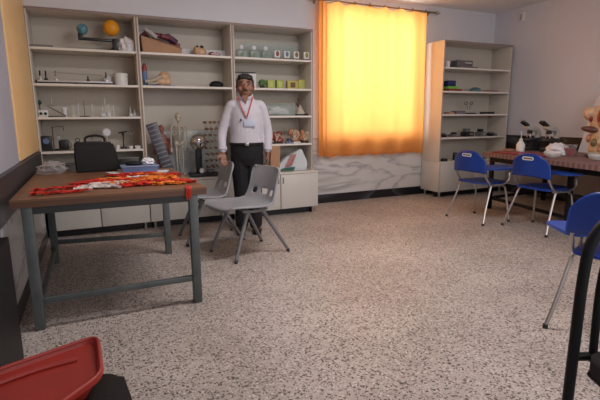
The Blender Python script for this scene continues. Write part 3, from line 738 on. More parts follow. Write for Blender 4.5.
organ(294.5, .13, .20, 'flesh-coloured tall organ model, middle of fourth shelf', M_flesh, YI + .02, 2)
organ(304.5, .10, .17, 'flesh-coloured organ model at right end of fourth shelf', M_flesh, YI, 3)
t = thing('toy_block', 'small dark blue stand in front of the organ models', 'stand', (sx(289.5, YI - .09, Z), YI - .09, Z))
obj('base', box(BM(), (0, 0, .012), (.10, .05, .022), bev=.004), M_bluebox, t); obj('knob', lathe(BM(), [(.014, .022), (.01, .05), (.015, .06), (.004, .07)]), M_bluebox, t)
# --- bay 3, on base cabinet: flag-like bag + brown folder
Z = ZB
t = thing('flag_bag', 'folded white bag with red and green printed panels on the low cabinet', 'bag', (2.20, 5.12, Z), -.1)
b_ = BM(); loft(b_, [[(-.2, -.1, .0), (.19, -.12, .0), (.2, .1, 0), (-.18, .1, 0)], [(-.19, -.1, .05), (.21, -.12, .10), (.2, .08, .12), (-.15, .08, .07)], [(-.05, -.06, .17), (.15, -.06, .27), (.15, .04, .27), (-.05, .04, .17)]])
bmesh.ops.bevel(b_, geom=list(b_.edges), offset=.012, segments=2, affect='EDGES')
obj('bag_body', b_, mat('bag_white', (.50, .53, .55), .35), t)
def quadplate(pts, n=.006):
    b = BM(); P = [Vector(p) for p in pts]; nn = (P[1] - P[0]).cross(P[3 if len(P) > 3 else 2] - P[0]).normalized() * n
    lo = [b.verts.new(p) for p in P]; hi = [b.verts.new(p + nn) for p in P]; k = len(P)
    b.faces.new(lo[::-1]); b.faces.new(hi)
    for i in range(k): b.faces.new((lo[i], lo[(i + 1) % k], hi[(i + 1) % k], hi[i]))
    return b
obj('red_panel', quadplate([(-.09, -.121, .05), (.0, -.128, .07), (.07, -.095, .205), (-.0, -.080, .20)], .008), M_organ, t)
obj('green_panel', quadplate([(-.17, -.116, .01), (.02, -.126, .01), (.04, -.130, .055), (-.10, -.119, .045)], .008), mat('dark_green_print', (.02, .10, .06), .4), t)
single('brown_folder', 'brown cardboard folder standing beside the left hand of the man', 'folder', box(BM(), (0, 0, .155), (.12, .05, .31), bev=.004, ry=.04), M_card, (1.99, 5.06, Z + .004))

# --- right unit
def rx(u, Y, z): return sx(u, Y, z)
YR = 5.2; Z = R1
t = thing('gray_printer', 'grey and white angular device on top shelf of right unit', 'device', (rx(461, YR, Z), YR, Z))
obj('body', box(BM(), (0, 0, .06), (.30, .16, .11), bev=.012), mat('device_grey', (.12, .11, .12), .4), t)
obj('sheet', box(BM(), (.05, -.05, .10), (.12, .1, .01), rx=.5), M_papers, t); obj('tray', box(BM(), (.03, -.06, .012), (.34, .14, .022), bev=.004), M_graymetal, t)
single('white_cup', 'white tumbler left of the grey device on top shelf', 'cup', lathe(BM(), [(.03, 0), (.036, .085), (.032, .085)]), M_papers, (rx(447.5, YR - .08, Z), YR - .08, Z))
Z = R2
single('flat_red_tray', 'red flat tray at bottom of the stack on second shelf of right unit', 'tray', box(BM(), (0, 0, .018), (.24, .18, .036), bev=.005), mat('dull_red', (.24, .04, .03), .4), (rx(451, YR, Z), YR, Z))
single('flat_green_tray', 'bright green flat box between the red tray and dark blue box', 'box', box(BM(), (0, 0, .018), (.19, .16, .034), bev=.005), mat('bright_green', (.20, .50, .06), .4), (rx(449.5, YR, Z + .04), YR, Z + .037))
single('dark_blue_box', 'dark blue box on top of the stack on right unit', 'box', box(BM(), (0, 0, .04), (.15, .14, .08), bev=.006), mat('navy', (.015, .02, .09), .4), (rx(448.5, YR, Z + .08), YR, Z + .073))
single('teal_cloth', 'teal crumpled cloth in the middle of second shelf of right unit', 'cloth', crumple(BM(), (0, 0, .02), (.09, .07, .05), 41, 3, .12), mat('teal_cloth', (.10, .19, .22), .6), (rx(475, YR, Z), YR, Z))
single('pink_book', 'thin reddish-grey book lying on second shelf of right unit', 'book', box(BM(), (0, 0, .015), (.2, .13, .028), bev=.003), mat('dusty_pink', (.30, .14, .13), .5), (rx(490, YR - .02, Z), YR - .02, Z))
Z = R3
t = thing('electric_bell', 'metal stand with rings and posts on third shelf of right unit', 'apparatus', (rx(468, YR, Z), YR, Z))
obj('base', box(BM(), (0, 0, .012), (.20, .12, .022), bev=.004), M_black, t)
obj('post', cone(BM(), (0, 0, .02), (0, 0, .20), .006), M_chrome, t)
for a_, z_ in ((-.05, .16), (.05, .16), (0, .10)): obj('ring', tube(BM(), [(a_ + .03 * math.cos(q * PI / 6), 0, z_ + .022 * math.sin(q * PI / 6)) for q in range(12)], .005, 6, closed=True), mat('dark_bronze', (.14, .09, .06), .35, .6), t)
for k, (u, w_, h_, lab, m_) in enumerate(((445.5, .09, .035, 'tan flat box at left end of third shelf of right unit', M_card), (458, .17, .05, 'dark grey tray left of the metal stand', M_graymetal), (487, .19, .035, 'flat black tray right of the metal stand', M_black))):
    single('component_tray', lab, 'tray', box(BM(), (0, 0, h_ / 2), (w_, .12, h_), bev=.006), m_, (rx(u, YR - .07 * (k == 1), Z), YR - .07 * (k != 2), Z))
Z = R4
dev = [(444, .09, .06, 'black squat device at left end of fourth shelf of right unit', M_black), (454, .12, .07, 'grey angular device beside the black squat one', M_graymetal), (467, .16, .12, 'tall dark apparatus in the middle of fourth shelf', M_black), (480.5, .12, .11, 'dark upright device right of the tall apparatus', M_graymetal), (491, .13, .06, 'black box with pale front at right end of fourth shelf', M_black)]
for u, w_, h_, lab, m_ in dev:
    t = thing('lab_device', lab, 'device', (rx(u, YR, Z), YR, Z))
    obj('body', box(BM(), (0, 0, h_ * .3), (w_, .12, h_ * .6), bev=.008), m_, t)
    obj('top_part', box(BM(), (-.1 * w_, 0, h_ * .8), (w_ * .55, .07, h_ * .4), bev=.008), M_black if m_ is not M_black else M_graymetal, t)
    obj('front_plate', box(BM(), (.15 * w_, -.062, h_ * .3), (w_ * .4, .004, h_ * .3)), M_chrome, t)
Z = ZB
single('black_dish', 'small black dish on the lowest shelf of right unit, left end', 'dish', lathe(BM(), [(.05, 0), (.05, .03), (.03, .04)]), M_black, (rx(444, YR - .1, Z), YR - .1, Z))
single('dark_jar', 'dark jar on the lowest shelf of right unit', 'jar', lathe(BM(), [(.04, 0), (.04, .09), (.03, .11)]), M_black, (rx(455, YR - .02, Z), YR - .02, Z))
single('folded_papers', 'stack of greyish folded papers on the lowest shelf of right unit', 'papers', box(BM(), (0, 0, .03), (.30, .18, .06), bev=.006), mat('grey_papers', (.28, .27, .24), .6), (rx(474, YR, Z), YR, Z))

# ------------------------------------------------------------------ brown work table on steel frame
TZ = .75
t = thing('work_table', 'brown wood-top work table on a grey-green steel frame at left', 'table', (.09, 3.43, 0))
TP = [(-.512, -.68), (.535, -.68), (.505, .56), (-.518, .80)]
obj('table_top', prism(BM(), TP, .012, Matrix.Translation((0, 0, TZ - .012))), M_tabletop, t, smooth=False)
obj('top_edge', prism(BM(), [(x * .998, y * .998) for x, y in TP], .032, Matrix.Translation((0, 0, TZ - .0445))), M_tableedge, t, smooth=False)
lg = [(-.44, -.65), (.45, -.65), (.445, .52), (-.44, .66)]
b_ = BM()
for (ax, ay), (bx_, by) in ((lg[0], lg[1]), (lg[1], lg[2]), (lg[2], lg[3]), (lg[3], lg[0])):
    d_ = Vector((bx_ - ax, by - ay, 0)); box(b_, ((ax + bx_) / 2, (ay + by) / 2, TZ - .065), (d_.length, .03, .04), rz=math.atan2(d_.y, d_.x))
obj('apron', b_, mat('dark_steel', (.035, .035, .035), .5), t)
for x_, y_ in lg: obj('leg', box(BM(), (x_, y_, .3525), (.052, .052, .705), bev=.004), M_steel, t)
for (ax, ay), (bx_, by), z_ in ((lg[0], lg[1], .165), (lg[2], lg[3], .175), (lg[3], lg[0], .12), (lg[1], lg[2], .12)):
    if (ax, ay) == lg[1]: continue
    d_ = Vector((bx_ - ax, by - ay, 0)); obj('stretcher', box(BM(), ((ax + bx_) / 2, (ay + by) / 2, z_), (d_.length, .028, .035), rz=math.atan2(d_.y, d_.x), bev=.003), M_steel, t)

# briefcase
t = thing('briefcase', 'black leather briefcase with carry handle standing on brown table', 'bag', (.022, 4.0, TZ), .03)
W, D, H = .315, .11, .235
b_ = BM(); loft(b_, [[(-W / 2, -D / 2, 0), (W / 2, -D / 2, 0), (W / 2, D / 2, 0), (-W / 2, D / 2, 0)], [(-W / 2 - .004, -D / 2 + .005, H * .6), (W / 2 + .002, -D / 2 + .005, H * .6), (W / 2, D / 2 - .005, H * .6), (-W / 2, D / 2 - .005, H * .6)], [(-W / 2 + .005, -D / 2 + .025, H), (W / 2 - .03, -D / 2 + .025, H), (W / 2 - .03, D / 2 - .025, H), (-W / 2 + .005, D / 2 - .025, H)]])
bmesh.ops.bevel(b_, geom=list(b_.edges), offset=.012, segments=3, affect='EDGES')
obj('bag_body', b_, M_leather, t)
obj('zip_strip', box(BM(), (-.012, 0, H + .002), (W * .84, .018, .006), bev=.002), M_black, t)
obj('handle', tube(BM(), smooth_path([(-.07, 0, H - .005), (-.065, 0, H + .04), (0, 0, H + .055), (.065, 0, H + .04), (.07, 0, H - .005)]), .009, 8), M_leather, t)
# crumpled clear bag
b_ = crumple(BM(), (0, 0, .035), (.10, .11, .06), 77, 3, .25)
single('plastic_bag', 'crumpled clear plastic bag on the table beside the left wall', 'bag', b_, M_bag, (-.30, 4.02, TZ), smooth=False)
# papers and blue tray
for k, (px_, py_, r_) in enumerate(((.30, 3.80, .1), (.44, 3.76, -.25), (.20, 3.80, .35))):
    single('paper_sheet', ['white paper sheet directly under the blue tray', 'white paper sheet sticking out right of the blue tray', 'white paper sheet sticking out left of the blue tray'][k], 'paper', box(BM(), (0, 0, .001), (.21, .15, .0016)), M_papers, (px_, py_, TZ + .0006 + k * .002), r_)
t = thing('blue_tray', 'shallow blue-grey tray on papers at the back of the brown table', 'tray', (.33, 3.80, TZ + .0075), .02)
b_ = BM(); loft(b_, [[(-.125, -.07, 0), (.125, -.07, 0), (.125, .07, 0), (-.125, .07, 0)], [(-.14, -.08, .045), (.14, -.08, .045), (.14, .08, .045), (-.14, .08, .045)]]); obj('tray_body', b_, M_bluebox, t)
obj('rim', tube(BM(), [(-.14, -.08, .045), (.14, -.08, .045), (.14, .08, .045), (-.14, .08, .045)], .004, 6, closed=True), mat('pale_blue', (.3, .36, .5), .4), t)
single('white_cloth', 'white crumpled cloth heaped on the blue tray', 'cloth', crumple(BM(), (0, 0, .02), (.05, .045, .035), 55, 3, .2), M_papers, (.40, 3.83, TZ + .054), smooth=False)
single('black_pouch', 'flat black pouch lying on the blue tray', 'pouch', crumple(BM(), (0, 0, .012), (.065, .035, .02), 56, 3, .06), M_leather, (.29, 3.83, TZ + .054))

# ribbons
def ribbon(seed, x0, y0, x1, y1, spread, m_, label, w_=.011, loops=3, strands=4):
    rn = random.Random(seed); bm = BM()
    for s in range(strands):
        pts = []; n = 6 + loops * 2
        for k in range(n):
            f = k / (n - 1)
            pts.append((x0 + (x1 - x0) * f + rn.uniform(-1, 1) * spread, y0 + (y1 - y0) * f + rn.uniform(-1, 1) * spread * 1.2, .004 + rn.uniform(0, .016)))
        P = smooth_path(pts, 5)
        prev = None
        for i, p in enumerate(P):
            tg = (P[min(i + 1, len(P) - 1)] - P[max(i - 1, 0)]); tg.z = 0
            if tg.length < 1e-6: tg = Vector((1, 0, 0))
            sd = Vector((-tg.y, tg.x, 0)).normalized() * w_ + Vector((0, 0, rn.uniform(-.003, .003)))
            p = Vector((p.x, p.y, max(p.z, .004)))
            a = [bm.verts.new(p + sd), bm.verts.new(p - sd), bm.verts.new(p - sd + Vector((0, 0, .0015))), bm.verts.new(p + sd + Vector((0, 0, .0015)))]
            if prev:
                for q in range(4): bm.faces.new((prev[q], prev[(q + 1) % 4], a[(q + 1) % 4], a[q]))
            else: bm.faces.new(a[::-1])
            prev = a
        bm.faces.new(prev)
    return single('ribbon', label, 'ribbon', bm, m_, (0, 0, TZ), group='ribbons strewn over the brown table')
RB = [(1, -.33, 3.05, -.08, 3.06, .016, M_redcloth, 'red ribbon strand nearest the wall, far of two parallel strands'),
      (2, -.33, 2.88, -.04, 2.90, .014, M_redcloth, 'red ribbon strand along the front left table edge'),
      (3, -.12, 3.15, .06, 3.4, .04, M_redcloth, 'red ribbon heap in front of the briefcase'),
      (4, -.10, 3.02, .12, 2.98, .03, M_whcloth, 'white ribbon heap at the centre left of the table'),
      (5, -.02, 3.10, .16, 3.16, .035, M_whcloth, 'white ribbon strands beside the orange ones at table centre'),
      (6, .02, 3.35, .22, 3.30, .035, M_orcloth, 'orange ribbon heap in front of the briefcase right corner'),
      (7, .12, 3.00, .34, 3.02, .04, M_redcloth, 'red ribbon heap near the front middle of the table'),
      (8, .10, 3.60, .42, 3.62, .035, M_redcloth, 'red ribbon heap in front of the blue tray'),
      (9, .26, 3.56, .46, 3.50, .035, M_orcloth, 'orange ribbon heap behind the front right ones'),
      (10, .24, 3.24, .50, 3.20, .04, M_orcloth, 'orange ribbon heap at the right middle of the table'),
      (11, .30, 3.12, .56, 3.02, .04, M_redcloth, 'red ribbon heap near the front right corner'),
      (12, .46, 3.02, .60, 2.98, .02, M_redcloth, 'small red ribbon bunch at the right table edge'),
      (13, .22, 3.36, .36, 3.38, .02, M_whcloth, 'short white ribbon at right middle of table'),
      (14, .44, 3.38, .56, 3.42, .03, M_redcloth, 'red ribbon heap at the rear right of the table'),
      (15, .0, 3.22, .3, 3.26, .03, M_redcloth, 'long red ribbon across the middle of the table'),
      (16, .34, 2.98, .52, 2.96, .02, M_orcloth, 'orange ribbon at the front right corner')]
RB += [(21, -.10, 3.20, .10, 3.22, .03, M_redcloth, 'red ribbon heap left of the orange heap, mid table'),
       (22, .04, 3.12, .34, 3.14, .03, M_orcloth, 'orange ribbon lying across the table centre'),
       (23, .30, 3.34, .52, 3.30, .03, M_orcloth, 'orange ribbon behind the white one at right'),
       (24, .16, 3.46, .40, 3.50, .03, M_redcloth, 'red ribbon between briefcase and blue tray')]
for a in RB: ribbon(*a, w_=.014, strands=5)
b_ = BM()
for dx in (0, .012, .022):
    tube(b_, smooth_path([(dx, .05, .006), (dx, 0.012, .008), (dx + .002, -.013, .0), (dx - .004, -.014, -.04), (dx + .004, -.013, -.075 + dx)], 5), .0045, 6, flat=.6)
single('hanging_ribbon', 'red ribbon hanging over the front edge at the right table corner', 'ribbon', b_, M_redcloth, (.50, 2.753, TZ + .003))

# ------------------------------------------------------------------ grey plastic chairs (front = local +X)
def gray_chair(label, loc, rz):
    t = thing('plastic_chair', label, 'chair', loc, rz, 'grey plastic shell chairs')
    prof = [(.225, .405, .17), (.222, .432, .195), (.20, .447, .215), (.15, .447, .222), (.08, .440, .225), (.0, .432, .225), (-.08, .430, .222), (-.135, .440, .215), (-.172, .465, .207), (-.195, .505, .200), (-.21, .55, .193), (-.222, .59, .188), (-.232, .63, .188), (-.242, .67, .19), (-.250, .695, .192), (-.258, .72, .190), (-.264, .738, .180), (-.266, .750, .155)]
    prof = [(x + (.055 if i < 4 else .03 if i == 4 else 0), z, hw * 1.07) for i, (x, z, hw) in enumerate(prof)]
    bm = BM(); ny = 16; g = []
    for i, (x, z, hw) in enumerate(prof):
        row = []
        for j in range(ny + 1):
            s = -1 + 2 * j / ny; y = s * hw
            zz, xx = z, x
            if i < 8: zz += .022 * s ** 4
            else: xx += .035 * s * s
            row.append(bm.verts.new((xx, y, zz)))
        g.append(row)
    for i in range(len(prof) - 1):
        for j in range(ny):
            if i == 9 and (2 <= j < 4 or 6 <= j < 10 or 12 <= j < 14): continue   # three slots low in the back
            bm.faces.new((g[i][j], g[i + 1][j], g[i + 1][j + 1], g[i][j + 1]))
    o = obj('shell', bm, M_grayplastic, t)
    sd = o.modifiers.new('s', 'SOLIDIFY'); sd.thickness = .011; sd.offset = 0
    sb = o.modifiers.new('b', 'SUBSURF'); sb.levels = 1; sb.render_levels = 1
    apply_mods(o)
    # rolled rim down both sides
    for s in (-1, 1): obj('rolled_rim', tube(BM(), [(x + (.035 if i >= 8 else 0), s * hw, z + (.022 if i < 8 else 0) - .006) for i, (x, z, hw) in enumerate(prof)], .010, 6), M_grayplastic, t)
    b_ = BM(); tube(b_, smooth_path([(.12, -.15, .405), (.0, -.17, .400), (-.12, -.15, .405)]), .014, 8); tube(b_, smooth_path([(.12, .15, .405), (.0, .17, .400), (-.12, .15, .405)]), .014, 8)
    cone(b_, (.06, -.16, .403), (.06, .16, .403), .013); cone(b_, (-.06, -.16, .403), (-.06, .16, .403), .013)
    obj('seat_frame', b_, M_graymetal, t)
    for fx in (1, -1):
        for s in (-1, 1):
            foot = (.235 * fx if fx > 0 else -.30, s * .215, .016)
            l_ = obj('leg', cone(BM(), foot, (.07 * fx, s * .15, .405), .014, .019, 10), M_graymetal, t)
            obj('rubber_foot', cone(BM(), (foot[0], foot[1], 0), (foot[0] - fx * .006, foot[1], .03), .015, .014, 10), M_rubber, l_)
    return t
chA = gray_chair('grey plastic shell chair standing in the open in front of the man', (1.165, 3.68, 0), PI + .24)
dup(chA, (.965, 4.30, 0), PI - .02, 'grey plastic shell chair behind the brown table corner, man holding its back', 'grey plastic shell chairs')

# ------------------------------------------------------------------ blue tablet chairs (front = local +X)
def plate(bm, outline, th, M, hole=None): return prism(bm, outline, th, M)
def blue_chair(label, loc, rz, tab=(.38, -.12), tz=.60, tsz=(.46, .34), trot=0., side=-1):
    t = thing('tablet_chair', label, 'chair', loc, rz, 'blue school chairs with writing tablets')
    # backrest : curved board with arched top and a handle slot
    bm = BM(); nx_, nz_ = 24, 12; hw = .235; g = []
    for i in range(nx_ + 1):
        s = -1 + 2 * i / nx_; col = []
        top = .80 - .11 * abs(s) ** 3.2 ; bot = .555 + .012 * (1 - s * s)
        for j in range(nz_ + 1):
            z = bot + (top - bot) * j / nz_
            col.append(bm.verts.new((-.235 - .10 * (z - .55) + .035 * s * s, s * hw * (1 - .06 * (j / nz_) ** 2), z)))
        g.append(col)
    for i in range(nx_):
        for j in range(nz_):
            if j == 9 and 9 <= i < 15: continue
            bm.faces.new((g[i][j], g[i + 1][j], g[i + 1][j + 1], g[i][j + 1]))
    o = obj('backrest', bm, M_blue, t)
    sd = o.modifiers.new('s', 'SOLIDIFY'); sd.thickness = .014; sd.offset = 0; apply_mods(o)
    b_ = BM(); zc = .555 + .245 * 9.5 / 12
    ring = [(-.235 - .10 * (zc + dz - .55) - .0095, y_, zc + dz) for y_, dz in rrect(.125, .026, .0125)]
    tube(b_, ring, .005, 6, closed=True); obj('handle_rim', b_, M_white, o, label='white rim of the handle slot')
    # seat
    b_ = BM(); prism(b_, rrect(.40, .42, .06), .016, Matrix.Translation((.0, 0, .435))); bmesh.ops.bevel(b_, geom=[e for e in b_.edges if abs(e.verts[0].co.z - e.verts[1].co.z) < 1e-5], offset=.005, segments=2, affect='EDGES')
    obj('seat', b_, M_blue, t)
    for s in (-1, 1):
        y = s * .205
        obj('rear_leg', tube(BM(), smooth_path([(-.205, y, .64), (-.20, y, .56), (-.14, y * 1.04, .46), (-.09, y * 1.06, .425), (-.115, y * 1.08, .39), (-.20, y * 1.22, .16), (-.25, s * .275, .012)], 5), .011, 8), M_chrome, t)
        obj('front_leg', tube(BM(), smooth_path([(-.12, y * 1.0, .425), (.04, y, .425), (.10, y, .405), (.13, y * 1.05, .34), (.165, s * .25, .012)], 5), .011, 8), M_chrome, t)
        for fx, fy in ((-.25, s * .275), (.165, s * .25)): obj('rubber_foot', cone(BM(), (fx, fy, 0), (fx, fy, .025), .014), M_rubber, t)
    b_ = BM(); cone(b_, (-.05, -.205, .425), (-.05, .205, .425), .010); cone(b_, (.08, -.205, .42), (.08, .205, .42), .010); obj('cross_bar', b_, M_chrome, t)
    # writing tablet on its arm
    cx, cy = tab
    b_ = BM(); prism(b_, rrect(tsz[0], tsz[1], .05), .016, Matrix.Translation((cx, cy, tz)) @ Matrix.Rotation(trot, 4, 'Z')); bmesh.ops.bevel(b_, geom=[e for e in b_.edges if abs(e.verts[0].co.z - e.verts[1].co.z) < 1e-5], offset=.005, segments=2, affect='EDGES')
    obj('writing_tablet', b_, M_bluetab, t)
    b_ = BM(); tube(b_, smooth_path([(-.04, side * .215, .425), (.06, side * .235, .43), (.13, side * .24, .48), (.14, side * .235, tz - .05), (.16, side * .21, tz - .008), (cx, cy, tz - .008)], 5), .010, 8)
    obj('tablet_arm', b_, M_chrome, t)
    return t
blue_chair('blue tablet chair farther from the camera, in front of the right cabinet', (4.02, 3.75, 0), 0, (.03 + .0, -.15))
blue_chair('blue tablet chair between the farther one and the right foreground', (4.22, 3.12, 0), -.06, (.13, -.17))
blue_chair('blue tablet chair at the right edge, behind the black chair', (2.54, 1.37, 0), .30, (.013, .193), .535, (.32, .34), .75, 1)

# ------------------------------------------------------------------ black foreground chair
t = thing('black_chair', 'black metal frame chair in the right foreground, cut by the frame edge', 'chair', (1.47, .70, 0), math.atan2(-.4, .92))
P_ = [(-.23, .0, 0.0), (-.225, 0, .45), (-.22, 0, .72), (-.20, 0, .83), (-.13, 0, .90), (0, 0, .925), (.13, 0, .90), (.20, 0, .83), (.22, 0, .72), (.225, 0, .45), (.23, 0, .0)]
obj('back_frame', tube(BM(), smooth_path(P_, 6), .0155, 12), M_blackm, t)
P_ = [(-.165, 0, .44), (-.165, 0, .70), (-.13, 0, .80), (0, 0, .84), (.13, 0, .80), (.165, 0, .70), (.165, 0, .44)]
obj('inner_frame', tube(BM(), smooth_path(P_, 6), .012, 10), M_blackm, t)
obj('back_panel', box(BM(), (0, .0, .62), (.24, .016, .30), bev=.03), mat('dark_brown_pad', (.05, .035, .035), .6), t)
b_ = BM(); prism(b_, rrect(.44, .42, .07), .04, Matrix.Translation((0, -.23, .44))); obj('seat', b_, M_leather, t)
obj('seat_rail', cone(BM(), (-.225, 0, .455), (.225, 0, .455), .013), M_blackm, t)
for s in (-1, 1): obj('front_leg', tube(BM(), [(s * .2, -.05, .43), (s * .2, -.40, .42), (s * .21, -.43, .38), (s * .22, -.45, 0)], .013, 8), M_blackm, t)

# ------------------------------------------------------------------ red tub on black stool (left foreground)
t = thing('black_stool', 'black padded stool under the red tray in the left foreground', 'stool', (-.17, 1.14, 0), .1)
b_ = BM(); prism(b_, rrect(.36, .34, .06), .06, Matrix.Translation((0.03, 0, .39))); bmesh.ops.bevel(b_, geom=[e for e in b_.edges if abs(e.verts[0].co.z - e.verts[1].co.z) < 1e-5], offset=.015, segments=3, affect='EDGES')
obj('seat', b_, M_leather, t)
for sx_ in (-1, 1):
    for sy in (-1, 1): obj('leg', cone(BM(), (.03 + sx_ * .17, sy * .15, 0), (.03 + sx_ * .13, sy * .12, .39), .013), M_blackm, t)
def round_poly(P, r, n=5):
    out = []; m = len(P)
    for i in range(m):
        a, b, c = Vector((*P[i - 1], 0)), Vector((*P[i], 0)), Vector((*P[(i + 1) % m], 0))
        u = b + (a - b).normalized() * r; v = b + (c - b).normalized() * r
        for k in range(n + 1):
            t_ = k / n; out.append(((1 - t_) ** 2 * u + 2 * t_ * (1 - t_) * b + t_ * t_ * v).to_2d())
    return out
t = thing('red_tray', 'red plastic tray with raised rim on a black stool, left foreground', 'tray', (-.21, 1.24, .452))
TPL = round_poly([(.182, .215), (.190, -.035), (.06, -.165), (-.25, -.24), (-.25, .045)], .045)
def sc(f, z): return [(.0 + (p.x) * f, (p.y) * f, z) for p in TPL]
b_ = BM(); loft(b_, [sc(.80, 0), sc(.92, .035), sc(.985, .040), sc(1., .046), sc(.99, .054), sc(.95, .054), sc(.90, .042), sc(.80, .040)])
obj('tray_body', b_, M_red, t)
obj('raised_rim', tube(BM(), sc(.965, .055), .0055, 8, closed=True), M_red, t)
obj('ridge', tube(BM(), smooth_path([(.12, .10, .044), (.0, .075, .046), (-.18, .0, .044)], 5), .007, 8), M_red, t)

# ------------------------------------------------------------------ right table along the wall
def stripes_mat():
    m = bpy.data.materials.new('striped_cloth'); m.use_nodes = True; nt = m.node_tree; N = nt.nodes; L = nt.links
    b = N['Principled BSDF']; tc = N.new('ShaderNodeTexCoord'); w_ = N.new('ShaderNodeTexWave'); w_.bands_direction = 'Y'; w_.inputs['Scale'].default_value = 5
    w_.inputs['Distortion'].default_value = 1.5
    L.new(tc.outputs['Object'], w_.inputs['Vector']); r = N.new('ShaderNodeValToRGB')
    e = r.color_ramp.elements; e[0].position = .2; e[0].color = (.15, .07, .068, 1); e[1].position = .9; e[1].color = (.24, .15, .145, 1)
    L.new(w_.outputs['Fac'], r.inputs['Fac']); L.new(r.outputs['Color'], b.inputs['Base Color']); b.inputs['Roughness'].default_value = .7
    return m
RTZ = .72
t = thing('long_table', 'long table with reddish striped top along the right wall', 'table', (4.50, 4.22, 0), 0)
RTP = [(0, 0), (-.55, -2.7), (1.33, -2.7), (1.33, .18)]
obj('table_top', prism(BM(), RTP, .05, Matrix.Translation((0, 0, RTZ - .05))), stripes_mat(), t, smooth=False)
obj('apron', prism(BM(), [(.06, -.06), (-.43, -2.6), (-.40, -2.6), (.09, -.06)], .06, Matrix.Translation((0, 0, RTZ - .112))), M_blackm, t, smooth=False)
for x_, y_ in ((.08, -.08), (1.2, .0), (-.17, -1.3), (1.2, -1.3), (-.42, -2.6), (1.2, -2.6)):
    obj('leg', box(BM(), (x_, y_, .334), (.045, .045, .668), bev=.003), M_blackm, t)
obj('stretcher', box(BM(), (.64, -.04, .14), (1.1, .03, .035), rz=.07), M_blackm, t)
obj('side_rail', prism(BM(), [(.09, -.08), (-.16, -1.3), (-.13, -1.3), (.12, -.08)], .035, Matrix.Translation((0, 0, .12))), M_blackm, t, smooth=False)

def microscope(label, loc, rz):
    t = thing('microscope', label, 'microscope', loc, rz, 'microscopes on the long table')
    M_w = mat('scope_cream', (.50, .48, .44), .4)
    b_ = BM(); prism(b_, rrect(.14, .20, .03), .04); obj('base', b_, M_black, t)
    obj('arm', tube(BM(), smooth_path([(0, .06, .16), (0, .09, .20), (0, .07, .26), (0, .02, .29)]), .034, 10), M_w, t)
    obj('illuminator', box(BM(), (0, .06, .10), (.10, .11, .14), bev=.015), M_black, t)
    obj('stage', box(BM(), (0, -.03, .14), (.16, .15, .022), bev=.003), M_black, t)
    obj('head', box(BM(), (0, -.01, .295), (.10, .13, .07), bev=.014, rx=-.3), M_w, t)
    n_ = obj('nosepiece', lathe(BM(), [(.03, .22), (.035, .24), (.03, .26)], (0, -.02, 0)), M_black, t)
    for k in range(3):
        a = k * 2.1; obj('objective', cone(BM(), (.02 * math.cos(a), -.02 + .02 * math.sin(a), .225), (.03 * math.cos(a), -.02 + .03 * math.sin(a), .17), .010, .008), M_chrome, n_)
    for s in (-1, 1): obj('eyepiece', cone(BM(), (s * .03, -.04, .315), (s * .032, -.125, .375), .021, .022), M_black, t)
    for s in (-1, 1): obj('focus_knob', cone(BM(), (s * .026, .075, .08), (s * .06, .075, .08), .022), M_black, t)
    return t
ms = microscope('cream and black microscope beside the white wash bottle', (sx(531, 4.15, .9), 4.15, RTZ), -2.1)
dup(ms, (sx(550, 3.86, .9), 3.86, RTZ), -2.0, 'cream and black microscope between the first one and white plastic bag', 'microscopes on the long table')
t = thing('wash_bottle', 'white squeeze bottle with thin spout on the long table', 'bottle', (4.92, 4.02, RTZ))
obj('body', lathe(BM(), [(.05, 0), (.052, .09), (.03, .13), (.018, .14)]), M_white, t); obj('cap', lathe(BM(), [(.02, .14), (.02, .165), (.006, .17)]), M_white, t)
obj('spout', tube(BM(), smooth_path([(0, 0, .165), (0, 0, .22), (-.01, 0, .26)]), .005, 6), M_white, t)
single('tan_dish', 'small tan dish left of the white squeeze bottle', 'dish', lathe(BM(), [(.05, 0), (.07, .035), (.06, .035)]), mat('tan_dish', (.5, .3, .16), .5), (4.80, 4.10, RTZ))
single('red_folder', 'thin dark red folder lying at the table edge before the bottle', 'folder', box(BM(), (0, 0, .008), (.30, .75, .015), bev=.003), mat('deep_red_card', (.22, .02, .025), .5), (4.62, 3.72, RTZ), -.2)
single('white_plastic_bag', 'white crumpled plastic bag on the long table right of microscopes', 'bag', crumple(BM(), (0, 0, .05), (.13, .13, .085), 63, 3, .16), M_papers, (sx(557, 3.5, .78), 3.5, RTZ), smooth=False)
t = thing('jelly_cup', 'clear cup of dark red contents on the long table', 'cup', (sx(570, 3.35, .78), 3.35, RTZ))
obj('cup_wall', lathe(BM(), [(.05, 0), (.068, .12), (.072, .125), (.064, .12)]), M_bag, t); obj('contents', lathe(BM(), [(.046, .004), (.058, .085), (.02, .09)]), M_organ, t)
for k, (x_, y_, lab) in enumerate(((4.52, 3.28, 'clear glass bowl in front of the white plastic bag'), (4.62, 2.86, 'clear glass bowl nearer the anatomical torso'), (4.86, 3.02, 'clear glass bowl behind the other two bowls'))):
    single('glass_bowl', lab, 'bowl', lathe(BM(), [(.04, 0), (.08, .03), (.09, .055), (.082, .052), (.03, .008)]), M_glass, (x_, y_, RTZ), group='glass bowls on the long table')
single('orange_slice_dish', 'tan and orange shallow dish before the torso', 'dish', lathe(BM(), [(.05, 0), (.09, .03), (.08, .03)]), M_tan, (4.80, 2.72, RTZ))
